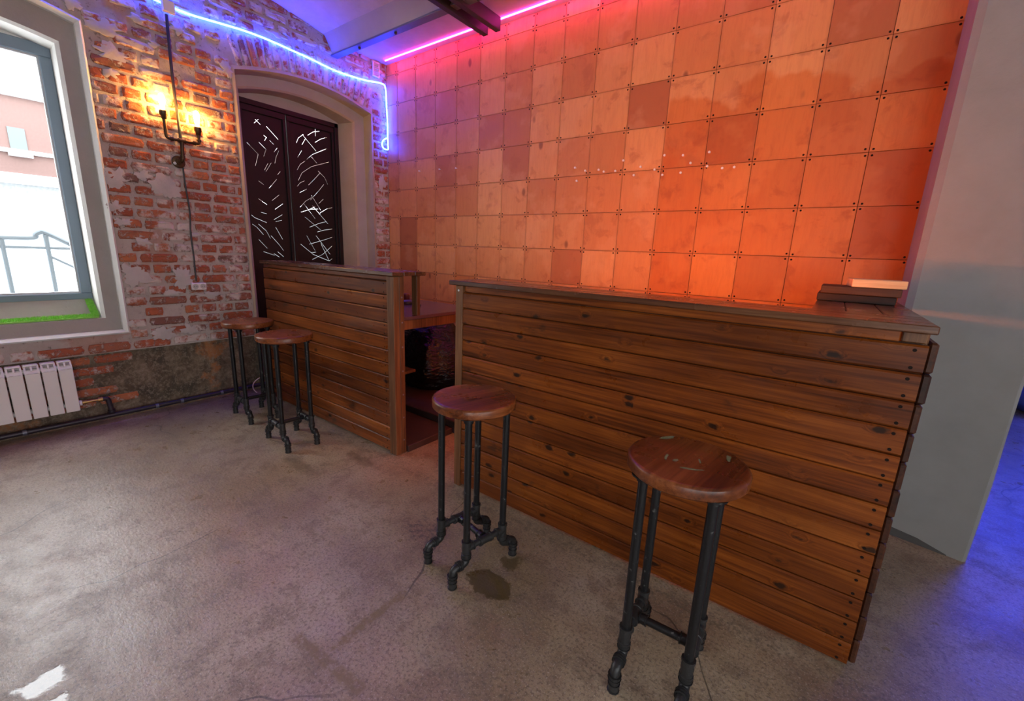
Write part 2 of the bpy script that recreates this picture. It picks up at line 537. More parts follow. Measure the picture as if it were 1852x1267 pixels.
class MB:
    def __init__(s):
        s.v, s.f, s.mi = [], [], []

    def add(s, vs, fs, mi=0):
        o = len(s.v)
        s.v += [tuple(x) for x in vs]
        s.f += [tuple(i + o for i in f) for f in fs]
        s.mi += [mi] * len(fs)
        return s

    def box(s, lo, hi, mi=0):
        x0, y0, z0 = lo
        x1, y1, z1 = hi
        vs = [(x0, y0, z0), (x1, y0, z0), (x1, y1, z0), (x0, y1, z0), (x0, y0, z1), (x1, y0, z1), (x1, y1, z1), (x0, y1, z1)]
        return s.add(vs, [(0, 3, 2, 1), (4, 5, 6, 7), (0, 1, 5, 4), (1, 2, 6, 5), (2, 3, 7, 6), (3, 0, 4, 7)], mi)

    def cbox(s, lo, hi, c=.004, mi=0):
        """box with chamfered edges and corners"""
        L = [(lo[i], hi[i]) for i in range(3)]
        vs, idx = [], {}
        for a in range(8):
            sg = [(a >> i) & 1 for i in range(3)]
            for k in range(3):
                p = []
                for i in range(3):
                    e = L[i][sg[i]]
                    p.append(e if i == k else e + (c if sg[i] == 0 else -c))
                idx[(a, k)] = len(vs)
                vs.append(p)
        fs = []
        for k in range(3):
            i, j = (k + 1) % 3, (k + 2) % 3
            for sd in (0, 1):
                q = [(sd << k) | (u << i) | (w << j) for u, w in ((0, 0), (1, 0), (1, 1), (0, 1))]
                f = [idx[(a, k)] for a in q]
                fs.append(f if sd else f[::-1])
        for k in range(3):
            i, j = (k + 1) % 3, (k + 2) % 3
            for u in (0, 1):
                for w in (0, 1):
                    a = (u << i) | (w << j)
                    b = a | (1 << k)
                    f = [idx[(a, i)], idx[(b, i)], idx[(b, j)], idx[(a, j)]]
                    fs.append(f if (u ^ w) else f[::-1])
        for a in range(8):
            f = [idx[(a, 0)], idx[(a, 1)], idx[(a, 2)]]
            par = bin(a).count('1') % 2
            fs.append(f if par else f[::-1])
        return s.add(vs, fs, mi)

    def tube(s, pts, r, n=10, mi=0, closed=False, cap=True):
        pts = [Vector(p) for p in pts]
        rs = r if isinstance(r, (list, tuple)) else [r] * len(pts)
        N = len(pts)
        tan = []
        for i in range(N):
            if closed:
                d = pts[(i + 1) % N] - pts[i - 1]
            else:
                d = pts[min(i + 1, N - 1)] - pts[max(i - 1, 0)]
            tan.append(d.normalized() if d.length > 1e-9 else Vector((0, 0, 1)))
        u = tan[0].orthogonal().normalized()
        vs = []
        for i in range(N):
            u = (u - tan[i] * u.dot(tan[i]))
            u = u.normalized() if u.length > 1e-6 else tan[i].orthogonal().normalized()
            w = tan[i].cross(u)
            for k in range(n):
                a = 2 * math.pi * k / n
                vs.append(pts[i] + (u * math.cos(a) + w * math.sin(a)) * rs[i])
        fs = []
        for i in range(N if closed else N - 1):
            j = (i + 1) % N
            for k in range(n):
                fs.append((i * n + k, i * n + (k + 1) % n, j * n + (k + 1) % n, j * n + k))
        if cap and not closed:
            fs.append(tuple(range(n))[::-1])
            fs.append(tuple((N - 1) * n + k for k in range(n)))
        return s.add(vs, fs, mi)

    def lathe(s, prof, c=(0, 0, 0), n=32, mi=0, axis=2, jit=0):
        """prof: (radius, height) list, closed with caps"""
        vs, fs = [], []
        for (r, h) in prof:
            for k in range(n):
                a = 2 * math.pi * k / n
                rr = r * (1 + jit * noise.noise(Vector((math.cos(a) * 2, math.sin(a) * 2, h * 3))))
                p = [rr * math.cos(a), rr * math.sin(a), h]
                if axis == 0:
                    p = [p[2], p[0], p[1]]
                elif axis == 1:
                    p = [p[1], p[2], p[0]]
                vs.append([p[i] + c[i] for i in range(3)])
        for i in range(len(prof) - 1):
            for k in range(n):
                fs.append((i * n + k, i * n + (k + 1) % n, (i + 1) * n + (k + 1) % n, (i + 1) * n + k))
        fs.append(tuple(range(n))[::-1])
        fs.append(tuple((len(prof) - 1) * n + k for k in range(n)))
        return s.add(vs, fs, mi)

    def mesh(s, name, mats, smooth=False):
        me = bpy.data.meshes.new(name)
        me.from_pydata(s.v, [], s.f)
        for m in (mats if isinstance(mats, (list, tuple)) else [mats]):
            me.materials.append(m)
        me.polygons.foreach_set('material_index', s.mi)
        if smooth:
            me.polygons.foreach_set('use_smooth', [True] * len(me.polygons))
            me.set_sharp_from_angle(angle=math.radians(38))
        me.update()
        return me

    def build(s, name, mats, parent=None, smooth=False, loc=None):
        """parent's own location is taken off, so shapes are written in room coordinates"""
        if loc is not None or parent is not None:
            o = Vector(loc if loc is not None else (0, 0, 0))
            q = parent
            base = Vector((0, 0, 0))
            while q is not None:
                base += q.location
                q = q.parent
            s.v = [tuple(Vector(v) - (o if loc is not None else base)) for v in s.v]
            ob = bpy.data.objects.new(name, s.mesh(name, mats, smooth))
            if loc is not None:
                ob.location = o - base
        else:
            ob = bpy.data.objects.new(name, s.mesh(name, mats, smooth))
        ob.parent = parent
        col.objects.link(ob)
        return ob


def tag(o, label, cat, group=None):
    o['label'] = label
    o['category'] = cat
    if group:
        o['group'] = group
    return o


def thing(name, loc, label=None, cat=None, group=None, rz=0):
    o = bpy.data.objects.new(name, None)
    o.location = loc
    o.rotation_euler = (0, 0, rz)
    o.empty_display_size = .1
    col.objects.link(o)
    if label:
        tag(o, label, cat, group)
    return o


def struct(o, label=None):
    o['kind'] = 'structure'
    if label:
        o['label'] = label
    return o


def arch(y0, y1, zb, zs, rise, n=14):
    """outline of an opening with a segmental arch, in (y, z), counter-clockwise"""
    pts = [(y0, zb), (y1, zb)]
    for i in range(n + 1):
        t = i / n
        pts.append((y1 + (y0 - y1) * t, zs + rise * 4 * t * (1 - t)))
    return pts


def loft(mb, a, xa, b, xb, mi=0):
    n = len(a)
    vs = [(xa, *p) for p in a] + [(xb, *p) for p in b]
    mb.add(vs, [(i, (i + 1) % n, n + (i + 1) % n, n + i) for i in range(n)], mi)


def fill2d(outer, holes, drop_only=True):
    """triangulate a polygon with holes -> (verts2d, faces)"""
    vs, fs = [], []
    for pl in [outer] + holes:
        fs.append(list(range(len(vs), len(vs) + len(pl))))
        vs += [Vector(p) for p in pl]
    rv, re, rf, ov, oe, of = delaunay_2d_cdt(vs, [], fs, 1, 1e-6)
    return rv, [f for f, o in zip(rf, of) if o == [0]]


# ------------------------------------------------------------------ the setting: floor, walls, ceiling
Y0, Y1, ZC = -7.0, 4.0, 3.52
mb = MB()
mb.box((-.6, Y0 - .1, -.12), (X1 + .1, Y1 + .1, 0))
struct(mb.build('floor', FLOOR), 'worn grey brown concrete floor with stains and cracks')

DZ = .53                                   # top of the dirty dado
WA = (-3.89, -2.515, .68, 2.80, .10)       # window opening (first outline)
WB = (-3.78, -2.62, .79, 2.655, .07)
W2A = tuple(v - 2.3 if i < 2 else v for i, v in enumerate(WA))
W2B = tuple(v - 2.3 if i < 2 else v for i, v in enumerate(WB))
DA = (-1.585, -.215, 0.0, 2.83, .11)       # door opening
DB = (-1.50, -.34, 0.0, 2.735, .09)

wall = thing('wall_left', (0, -3.4, 0))
struct(wall, 'old red brick wall with plaster patches')
mb = MB()
outer = [(Y0, DZ), (0.25, DZ), (0.25, ZC + .1), (Y0, ZC + .1)]
dopen = arch(DA[0], DA[1], DZ + .001, DA[3], DA[4])
rv, rf = fill2d(outer, [arch(*WA), arch(*W2A), dopen])
mb.add([(-.004, p.x, p.y) for p in rv], rf)
for a, b in ((Y0, DA[0]), (DA[1], .25)):
    mb.add([(-.035, a, -.05), (-.035, b, -.05), (-.035, b, DZ), (-.035, a, DZ)], [(0, 1, 2, 3)], 1)
    mb.add([(-.035, a, DZ), (-.035, b, DZ), (-.004, b, DZ), (-.004, a, DZ)], [(0, 1, 2, 3)], 0)
# back of the wall, outside
rv, rf = fill2d([(Y0, -.5), (Y1, -.5), (Y1, 4.2), (Y0, 4.2)], [arch(*WB), arch(*W2B), arch(DB[0], DB[1], 0, DB[3], DB[4])])
mb.add([(-.55, p.x, p.y) for p in rv], [f[::-1] for f in rf])
mb.build('mortar_face', [MORTAR, DADO], wall)

# bricks: header courses and stretcher courses by turns, upright bricks over the door arch
CH, JT = .0845, .013
bricks = []                                 # (y centre, z centre, length, height, tilt)
inwin = []


def hole(y0, y1, z0, z1):
    for (a, b, zb, zs, rise) in (WA, W2A, DA):
        if y1 > a - .004 and y0 < b + .004:
            yc = min(max((y0 + y1) / 2, a), b)
            t = (yc - a) / (b - a)
            top = zs + rise * 4 * t * (1 - t) + (.265 if (a, b) == DA[:2] else .004)
            if z1 > zb - .004 and z0 < top:
                return True
    return False


rw = random.Random(11)
k = 0
z = DZ + .004
while z + CH < 3.62:
    hd = k % 2 == 1
    y = -.008
    first = True
    while y > -5.4:
        L = (.118 if hd else .250) + rw.uniform(-.008, .008)
        if first:
            L = .06 if hd else .25
            first = False
        if rw.random() < .08:
            L = .118 if not hd else .19
        y0, y1 = y - L, y
        z0, z1 = z + rw.uniform(-.002, .002), z + CH - JT + rw.uniform(-.003, .002)
        # cut bricks at the openings
        for (a, b, zb, zs, rise) in (WA, W2A, DA):
            if z1 > zb - .004 and z0 < zs + .02:
                if y0 < b + .01 < y1 - .035:
                    y0 = b + .01
                elif y0 + .035 < a - .01 < y1:
                    bricks.append((y0, a - .01, z0, z1, 0))
                    y0, y1 = a - .01 - .001, a - .01
        if y1 - y0 > .03 and not hole(y0, y1, z0, z1) and rw.random() > .035:
            bricks.append((y0, y1, z0, z1, 0))
        y -= L + JT
    z += CH
    k += 1
# dado bricks near the radiator
for r_ in range(5):
    z = .12 + r_ * .082
    y = -2.50 - (r_ % 2) * .12
    while y > -3.7:
        L = .24 + rw.uniform(-.02, .02)
        if rw.random() > .25:
            bricks.append((y - L, y, z, z + .068, -1))
        y -= L + JT
# upright bricks round the arch
na = 20
for i in range(na):
    t = (i + .5) / na
    yy = DA[0] + (DA[1] - DA[0]) * t
    zz = DA[3] + DA[4] * 4 * t * (1 - t)
    ang = math.atan2(DA[4] * 4 * (1 - 2 * t), DA[1] - DA[0])
    bricks.append((yy - .029, yy + .029, zz + .006, zz + .006 + .245, ang if abs(ang) > 1e-4 else 1e-4))


def brick_mesh(L, H, seed, n=4):
    """one worn brick: ragged outline, bulged face; x is the proud direction"""
    r = random.Random(seed)
    out = []
    for (a, b) in (((-1, -1), (1, -1)), ((1, -1), (1, 1)), ((1, 1), (-1, 1)), ((-1, 1), (-1, -1))):
        m = n if a[1] == b[1] else 2
        for i in range(m):
            t = i / m
            y, z = a[0] + (b[0] - a[0]) * t, a[1] + (b[1] - a[1]) * t
            cr = 1.0 if i else .93
            out.append((y * L / 2 * cr + r.uniform(-.004, .003), z * H / 2 * cr + r.uniform(-.0035, .003)))
    N = len(out)
    mid = [(y * (1 - .010 / L), z * (1 - .010 / H)) for y, z in out]
    inn = [(y * (1 - .034 / L) + r.uniform(-.003, .003), z * (1 - .030 / H)) for y, z in out]
    d = [r.uniform(-.002, .003) for _ in range(N)]
    vs = [(-.02, y, z) for y, z in out] + [(.002 + d[i], *p) for i, p in enumerate(mid)] + \
         [(.008 + d[i] + r.uniform(-.0015, .0015), *p) for i, p in enumerate(inn)]
    fs = []
    for q in (0, 1):
        for i in range(N):
            j = (i + 1) % N
            fs.append((q * N + i, q * N + j, (q + 1) * N + j, (q + 1) * N + i))
    fs.append(tuple(2 * N + i for i in range(N)))
    m = MB()
    m.add(vs, fs)
    return m


kinds = [.04, .07, .118, .16, .19, .25]
shared = {}
for L in kinds:
    shared[L] = [brick_mesh(L, .071, 100 + int(L * 1000) + j).mesh('brick', BRICK) for j in range(6)]
upright = [brick_mesh(.058, .245, 900 + j).mesh('brick', BRICK) for j in range(4)]


def score(b):
    p = Vector((0, (b[0] + b[1]) / 2, (b[2] + b[3]) / 2))
    d = p - CAM
    zc = d.dot(FW)
    u, v = 926 + FPX * d.dot(RT) / zc, 633.5 - FPX * d.dot(UP) / zc
    if not (-20 < u < 1000 and -20 < v < 1287):
        return 1e6
    return zc * zc / ((b[1] - b[0]) * (b[3] - b[2]))


bricks.sort(key=score)
rest = MB()
for i, (y0, y1, z0, z1, an) in enumerate(bricks):
    L, H = y1 - y0, z1 - z0
    x = -.034 if an == -1 else rw.uniform(-.003, .003)
    yc, zc = (y0 + y1) / 2, (z0 + z1) / 2
    if an not in (0, -1):
        me, sy, sz = upright[i % 4], L / .058, H / .245
    else:
        kk = min(kinds, key=lambda q: abs(q - L))
        me, sy, sz = shared[kk][rw.randrange(6)], L / kk, H / .071
    rx = an if an not in (0, -1) else rw.uniform(-.008, .008)
    flip = rw.random() < .5
    if i < 300:
        o = bpy.data.objects.new('brick', me)
        o.location = Vector((x, yc, zc)) - wall.location
        o.scale = (1, sy, sz)
        o.rotation_euler = (rx + (math.pi if flip else 0), 0, 0)
        o.parent = wall
        col.objects.link(o)
    else:
        mx = Matrix.Translation((x, yc, zc)) @ Matrix.Rotation(rx, 4, 'X') @ Matrix.Diagonal((1, sy, sz, 1))
        rest.add([mx @ v.co for v in me.vertices], [tuple(p.vertices) for p in me.polygons])
ro = rest.build('brick_courses', BRICK, wall)
ro['kind'] = 'stuff'

# grey plaster patches still stuck to the bricks
c2 = lambda x, y: (x / 2.8804, 380 + y / 2.8804)
c1 = lambda x, y: (x / 3.1674, y / 3.1674)
pat = [(c2(700, 345), 75, 58), (c2(950, 350), 62, 55), (c2(850, 640), 72, 40), (c2(985, 620), 48, 36), (c2(745, 165), 40, 26),
       (c2(1085, 440), 70, 16), (c2(640, 60), 50, 22), (c1(660, 1020), 80, 52), (c1(940, 1075), 72, 58), (c1(820, 1010), 45, 26),
       (c1(640, 310), 70, 38), (c1(600, 160), 80, 34), (c1(1010, 165), 38, 26), (c1(880, 255), 32, 16), (c1(400, 15), 40, 26),
       (c1(1300, 400), 34, 40), (c1(630, 420), 34, 22), (c1(780, 110), 40, 18), (c1(660, 1190), 40, 34), (c2(890, 430), 60, 14),
       (c2(690, 590), 30, 18), (c2(1010, 130), 34, 12), (c2(1240, 590), 30, 22), ((690, 330), 40, 60), ((560, 105), 50, 20),
       ((620, 140), 40, 22), ((500, 62), 60, 18)]
for i, ((u, v), a, b) in enumerate(pat):
    c = px(u, v, X=0)
    # radii were read on the enlarged picture; 1 enlarged px is about 1.3 mm on the wall
    a, b = a * .00135, b * .00165
    r = random.Random(50 + i)
    ring = 44
    ph = r.uniform(0, 50)
    vs, mid, top = [], [], []
    for k in range(ring):
        an = 2 * math.pi * k / ring
        f = .86 + .6 * noise.noise(Vector((math.cos(an) * 1.6 + ph, math.sin(an) * 1.6, i))) + .30 * noise.noise(Vector((math.cos(an) * 5 + ph, math.sin(an) * 5, i))) + r.uniform(-.06, .06)
        yy, zz = c.y + math.cos(an) * a * f, c.z + math.sin(an) * b * f
        vs.append((-.01, yy, zz))
        mid.append((.009, c.y + (yy - c.y) * .97, c.z + (zz - c.z) * .97))
        top.append((.0115 + r.uniform(-.001, .001), c.y + (yy - c.y) * .80, c.z + (zz - c.z) * .80))
    m = MB()
    fs = [(k, (k + 1) % ring, ring + (k + 1) % ring, ring + k) for k in range(ring)]
    fs += [(ring + k, ring + (k + 1) % ring, 2 * ring + (k + 1) % ring, 2 * ring + k) for k in range(ring)]
    fs.append(tuple(range(2 * ring, 3 * ring)))
    m.add(vs + mid + top, fs)
    m.build('plaster_patch', PATCH, wall, True)


# ------------------------------------------------------------------ windows of the brick wall
def make_window(name, A, B, dy):
    w = thing(name, (0, (A[0] + A[1]) / 2, A[2]))
    struct(w, 'arched window with stepped white plaster reveal and slate frame' if dy == 0 else 'second arched window further along the brick wall')
    a, b = arch(*A), arch(*B)
    a2 = arch(A[0] + .022, A[1] - .022, A[2] + .018, A[3] - .018, A[4])
    m = MB()
    ao = arch(A[0] - .012, A[1] + .012, A[2] - .012, A[3] + .012, A[4])
    loft(m, ao, .004, a, .016)
    loft(m, a, .016, a2, -.012)
    loft(m, a2, -.012, a2, -.05)
    m.build('outer_reveal', REVEAL, w)
    m = MB()
    loft(m, a2, -.05, b, -.055)
    m.build('ledge', LEDGE, w)
    b2 = arch(B[0] + .02, B[1] - .02, B[2] + .004, B[3] - .014, B[4])
    m = MB()
    loft(m, b, -.055, b2, -.075)
    loft(m, b2, -.075, b2, -.56)
    m.build('inner_reveal', REVEAL, w)
    y0, y1 = B[0] + .02, B[1] - .02
    # sloping grey board between sill and frame, head board above the frame
    m = MB()
    m.add([(-.16, y0, B[2] + .006), (-.16, y1, B[2] + .006), (-.25, y1, .925), (-.25, y0, .925)], [(0, 1, 2, 3)])
    m.build('sill_board', LEDGE, w)
    m = MB()
    m.box((-.31, y0, 2.655), (-.255, y1, B[3] + B[4] + .02))
    m.build('head_board', REVEAL, w)
    # frame
    fz0, fz1, fw = .92, 2.662, .062
    m = MB()
    for (p, q, r_, s_) in ((y0, y1, fz0, fz0 + .048), (y0, y1, fz1 - .078, fz1), (y0, y0 + fw, fz0 + .048, fz1 - .078), (y1 - fw, y1, fz0 + .048, fz1 - .078)):
        m.cbox((-.32, p, r_), (-.245, q, s_), .004)
    fr = m.build('window_frame', FRAMEM, w)
    m = MB()
    for (p, q) in ((y0 + fw, y1 - fw),):
        for (c0, c1_, d0, d1_) in ((p, q, fz0 + .048, fz0 + .060), (p, q, fz1 - .09, fz1 - .078), (p, p + .01, fz0 + .06, fz1 - .09), (q - .01, q, fz0 + .06, fz1 - .09)):
            m.box((-.285, c0, d0), (-.262, c1_, d1_))
    m.build('glazing_bead', XTRIM, fr)
    for (p, q) in ((y0 + fw, y1 - fw),):
        m = MB()
        m.add([(-.28, p, fz0 + .048), (-.28, q, fz0 + .048), (-.28, q, fz1 - .078), (-.28, p, fz1 - .078)], [(0, 1, 2, 3)])
        m.build('pane', GLASS, w)
    return w


make_window('window_1', WA, WB, 0)
make_window('window_2', W2A, W2B, 1)

# ------------------------------------------------------------------ black steel door with cut slits
door = thing('door_1', (-.3, -.97, 0))
struct(door, 'black double steel door cut with scattered bright slits under a plastered arch')
a, b = arch(*DA), arch(*DB)
m = MB()
loft(m, arch(DA[0] - .01, DA[1] + .01, 0, DA[3] + .012, DA[4]), .006, arch(DA[0] + .012, DA[1] - .012, 0, DA[3] - .012, DA[4]), .010)
loft(m, arch(DA[0] + .012, DA[1] - .012, 0, DA[3] - .012, DA[4]), .010, arch(DA[0] + .012, DA[1] - .02, 0, DA[3] - .03, DA[4]), -.12)
m.build('outer_reveal', DOORPL, door)
m = MB()
loft(m, arch(DA[0] + .012, DA[1] - .02, 0, DA[3] - .03, DA[4]), -.12, b, -.135)
m.build('ledge', LEDGE, door)
m = MB()
b2 = arch(DB[0] + .01, DB[1] - .02, 0, DB[3] - .015, DB[4])
loft(m, b, -.135, b2, -.15)
b3 = arch(DB[0] + .01, DB[1] - .105, 0, DB[3] - .03, DB[4])
loft(m, b2, -.15, b3, -.30)
loft(m, b3, -.30, b3, -.56)
m.build('inner_reveal', DOORPL, door)
LY0, LYM, LY1, LZ = -1.49, -1.01, -.445, 2.70
m = MB()
m.box((-.36, LY0, LZ), (-.285, LY1, 2.85))
m.build('lintel_board', LEDGE, door)
m = MB()
m.cbox((-.35, LY0, 0), (-.285, LY0 + .05, LZ), .004)
m.cbox((-.35, LY1 - .045, 0), (-.285, LY1, LZ), .004)
m.cbox((-.35, LY0, LZ - .045), (-.285, LY1, LZ + .004), .004)
m.build('door_frame', DOORM, door)
slits_l = [(235,390,257,370),(240,370,268,398),(300,408,362,477),(196,493,256,556),(256,556,242,617),(260,492,298,530),(298,530,286,567),(285,455,303,470),(290,485,300,465),(318,483,340,505),(340,545,358,523),(345,605,352,570),(352,570,366,538),(173,560,264,640),(290,640,308,605),(298,648,326,602),(360,665,374,648),(314,738,355,690),(258,698,285,718),(330,803,368,773),(258,793,303,825),(346,850,388,820),(272,866,302,873),(340,905,385,878),(350,915,382,908),(208,870,240,895),(240,895,303,921),(210,918,250,945),(250,945,285,985),(258,928,300,965),(300,965,322,1005),(350,945,387,1010),(203,990,260,1010),(260,1010,305,1058),(215,1000,280,1040),(325,990,370,1040),(370,1040,392,1070),(210,1030,250,1060),(212,1072,280,1105),(285,1075,345,1095),(340,1085,370,1105),(360,1075,392,1102),(215,1120,268,1132),(225,1190,258,1203)]
slits_r = [(447,410,465,380),(512,420,528,395),(520,455,550,437),(550,437,582,434),(560,420,562,460),(560,493,590,475),(590,475,620,467),(460,495,470,470),(470,470,497,450),(490,450,565,540),(490,505,510,470),(467,572,488,537),(515,583,545,558),(545,558,620,527),(540,570,570,605),(464,640,480,610),(480,610,505,593),(470,695,490,655),(490,655,540,622),(540,622,633,598),(575,645,610,680),(610,680,627,718),(525,720,555,690),(555,690,587,655),(465,727,480,708),(480,708,503,698),(475,762,515,742),(535,800,580,750),(580,750,606,717),(480,838,510,805),(510,805,545,785),(540,775,590,855),(580,818,604,795),(500,820,560,900),(545,830,628,927),(485,865,530,850),(530,850,575,848),(530,850,560,835),(585,870,620,848),(620,848,650,841),(530,945,580,925),(580,925,620,915),(505,890,590,960),(572,970,610,960),(610,960,650,955),(515,990,560,1070),(565,990,640,1090),(530,1035,600,1015),(600,1015,650,999),(483,1035,550,1090),(550,1090,635,1125),(545,1117,600,1090),(600,1090,650,1045),(590,1030,635,1125),(635,1125,650,1113),(540,1080,565,1078)]


def slit_sheet(name, y0, y1, z0, z1, segs, parent):
    outer = [(y0, z0), (y1, z0), (y1, z1), (y0, z1)]
    vs = [Vector(p) for p in outer]
    fs = [[0, 1, 2, 3]]
    for i, (xa, ya, xb, yb) in enumerate(segs):
        p = px(380 + xa / 2.947, 90 + ya / 2.947, X=-.318)
        q = px(380 + xb / 2.947, 90 + yb / 2.947, X=-.318)
        p, q = Vector((p.y, p.z)), Vector((q.y, q.z))
        d = (q - p).normalized()
        nrm = Vector((-d.y, d.x))
        w = .0021 if i % 3 else .0015
        quad = [p - nrm * w * .6, q - nrm * w * .5, q + nrm * w * .5, p + nrm * w * .6]
        if any(not (y0 + .004 < c.x < y1 - .004 and z0 < c.y < z1 - .004) for c in quad):
            continue
        fs.append(list(range(len(vs), len(vs) + 4)))
        vs += quad
    rv, re, rf, ov, oe, of = delaunay_2d_cdt(vs, [], fs, 1, 1e-6)
    keep = [f for f, o in zip(rf, of) if o == [0]]
    m = MB()
    m.add([(-.318, p.x, p.y) for p in rv], keep)
    o = m.build(name, DOORM, parent)
    so = o.modifiers.new('thickness', 'SOLIDIFY')
    so.thickness = .002
    return o


for (y0, y1, sg) in ((LY0 + .05, LYM - .003, slits_l), (LYM + .003, LY1 - .045, slits_r)):
    m = MB()
    for (p, q, r_, s_) in ((y0, y1, .01, .07), (y0, y1, LZ - .10, LZ - .045), (y0, y0 + .03, .07, LZ - .10), (y1 - .03, y1, .07, LZ - .10)):
        m.cbox((-.335, p, r_), (-.298, q, s_), .003)
    lf = m.build('door_leaf', DOORM, door)
    slit_sheet('slit_panel', y0 + .005, y1 - .005, .05, LZ - .07, sg, lf)

# ------------------------------------------------------------------ plywood wall
PW = 4.672
back = thing('wall_back', (PW / 2, 0, 0))
struct(back, 'tall wall clad in square stained plywood panels')
m = MB()
m.box((-.5, .0, -.1), (PW + .45, .22, 3.7))
m.build('backing', BACKB, back)
gx = [0.004] + [.192 + .3 * k for k in range(15)] + [PW]
gz = [.006, .249] + [.249 + .3 * k for k in range(1, 11)] + [3.362]
pmesh = {}


def panel_mesh(w, h, seed):
    m = MB()
    m.cbox((-w / 2, -.012, -h / 2), (w / 2, .0, h / 2), .0014)
    r = random.Random(seed)
    for sx in (-1, 1):
        for sz in (-1, 1):
            if w < .1 or h < .1:
                continue
            cx, cz = sx * (w / 2 - .0155 + r.uniform(-.003, .003)), sz * (h / 2 - .0155 + r.uniform(-.003, .003))
            R = .0058
            vs = [(cx + R * math.cos(a * math.pi / 3), -.0130, cz + R * math.sin(a * math.pi / 3)) for a in range(6)]
            vs2 = [(cx + R * 1.2 * math.cos(a * math.pi / 3), -.0115, cz + R * 1.2 * math.sin(a * math.pi / 3)) for a in range(6)]
            m.add(vs2 + vs, [tuple(range(6, 12))] + [(a, (a + 1) % 6, 6 + (a + 1) % 6, 6 + a) for a in range(6)], 1)
    return m.mesh('panel', [PANEL, SCREW])


rp = random.Random(5)
for i in range(len(gx) - 1):
    for j in range(len(gz) - 1):
        w, h = gx[i + 1] - gx[i] - .0022, gz[j + 1] - gz[j] - .0022
        key = (round(w, 3), round(h, 3), rp.randrange(4))
        if key not in pmesh:
            pmesh[key] = panel_mesh(w, h, len(pmesh))
        o = bpy.data.objects.new('panel', pmesh[key])
        o.location = Vector(((gx[i] + gx[i + 1]) / 2, rp.uniform(-.0015, -.0002), (gz[j] + gz[j + 1]) / 2)) - back.location
        o.rotation_euler = (rp.uniform(-.004, .004), 0, rp.uniform(-.004, .004))
        o.parent = back
        col.objects.link(o)
# white plugs left in the plywood
pg = MB()
pg.lathe([(.0045, .0), (.0045, -.016), (.008, -.017), (.0085, -.021), (.0035, -.022)], n=10, axis=1)
pme = pg.mesh('wall_plug', PLASTIC, True)
c8 = lambda x, y: (1000 + x / 5.144, 200 + y / 5.144)
c4 = lambda x, y: (690 + x / 2.533, 80 + y / 2.533)
for (u, v) in [c8(*q) for q in [(205,530),(300,558),(425,550),(472,567),(580,560),(655,463),(752,600),(815,522),(945,548),(1018,597),(1038,415),(1210,415),(1280,487),(1188,577),(1455,385),(1435,517),(1575,535),(1687,525),(220,652)]] + [c4(*q) for q in [(265,572),(340,567),(172,580)]]:
    p = px(u, v, Y=-.03)
    o = bpy.data.objects.new('wall_plug', pme)
    o.location = Vector((p.x, -.012, p.z)) - back.location
    o.parent = back
    col.objects.link(o)

# ------------------------------------------------------------------ concrete pillar
m = MB()
foot = [(4.672, .23), (4.662, -.435), (4.69, -.452), (5.085, -.535), (5.10, -.525), (5.13, .23)]
topf = [(4.672, .23), (4.660, -.435), (4.69, -.452), (5.125, -.535), (5.14, -.525), (5.16, .23)]
nl = 16
vs, fs = [], []
for k in range(nl + 1):
    t = k / nl
    for i, ((x0, y0), (x1, y1)) in enumerate(zip(foot, topf)):
        j = .006 * noise.noise(Vector((i * 3.1, k * 1.7, 0))) if i in (3, 4) else 0
        vs.append((x0 + (x1 - x0) * t + j, y0 + (y1 - y0) * t, -.05 + 3.75 * t))
n = len(foot)
for k in range(nl):
    for i in range(n):
        fs.append((k * n + i, k * n + (i + 1) % n, (k + 1) * n + (i + 1) % n, (k + 1) * n + i))
m.add(vs, fs)
struct(m.build('wall_pillar', CONC), 'grey concrete wall end beside the plywood wall')
# dark tar strip at its foot
m = MB()
m.add([(4.70, -.456, .0), (5.06, -.5325, .0), (5.0, -.5225, .02), (4.9, -.5, .03), (4.70, -.46, .034)], [(0, 1, 2, 3, 4)])
bs = MB()
P0 = [(4.68, -.4555), (4.80, -.481), (4.92, -.506), (5.03, -.529)]
H0 = [.05, .045, .034, .004]
bs.add([(x, y, 0) for x, y in P0] + [(x, y, h) for (x, y), h in zip(P0, H0)] + [(x, y + .01, h) for (x, y), h in zip(P0, H0)],
       [(i, i + 1, 5 + i, 4 + i) for i in range(3)] + [(4 + i, 5 + i, 9 + i, 8 + i) for i in range(3)])
struct(bs.build('baseboard_right', plain('dark_skirting', (.07, .065, .06), .8)), 'dark worn strip along the foot of the concrete wall')

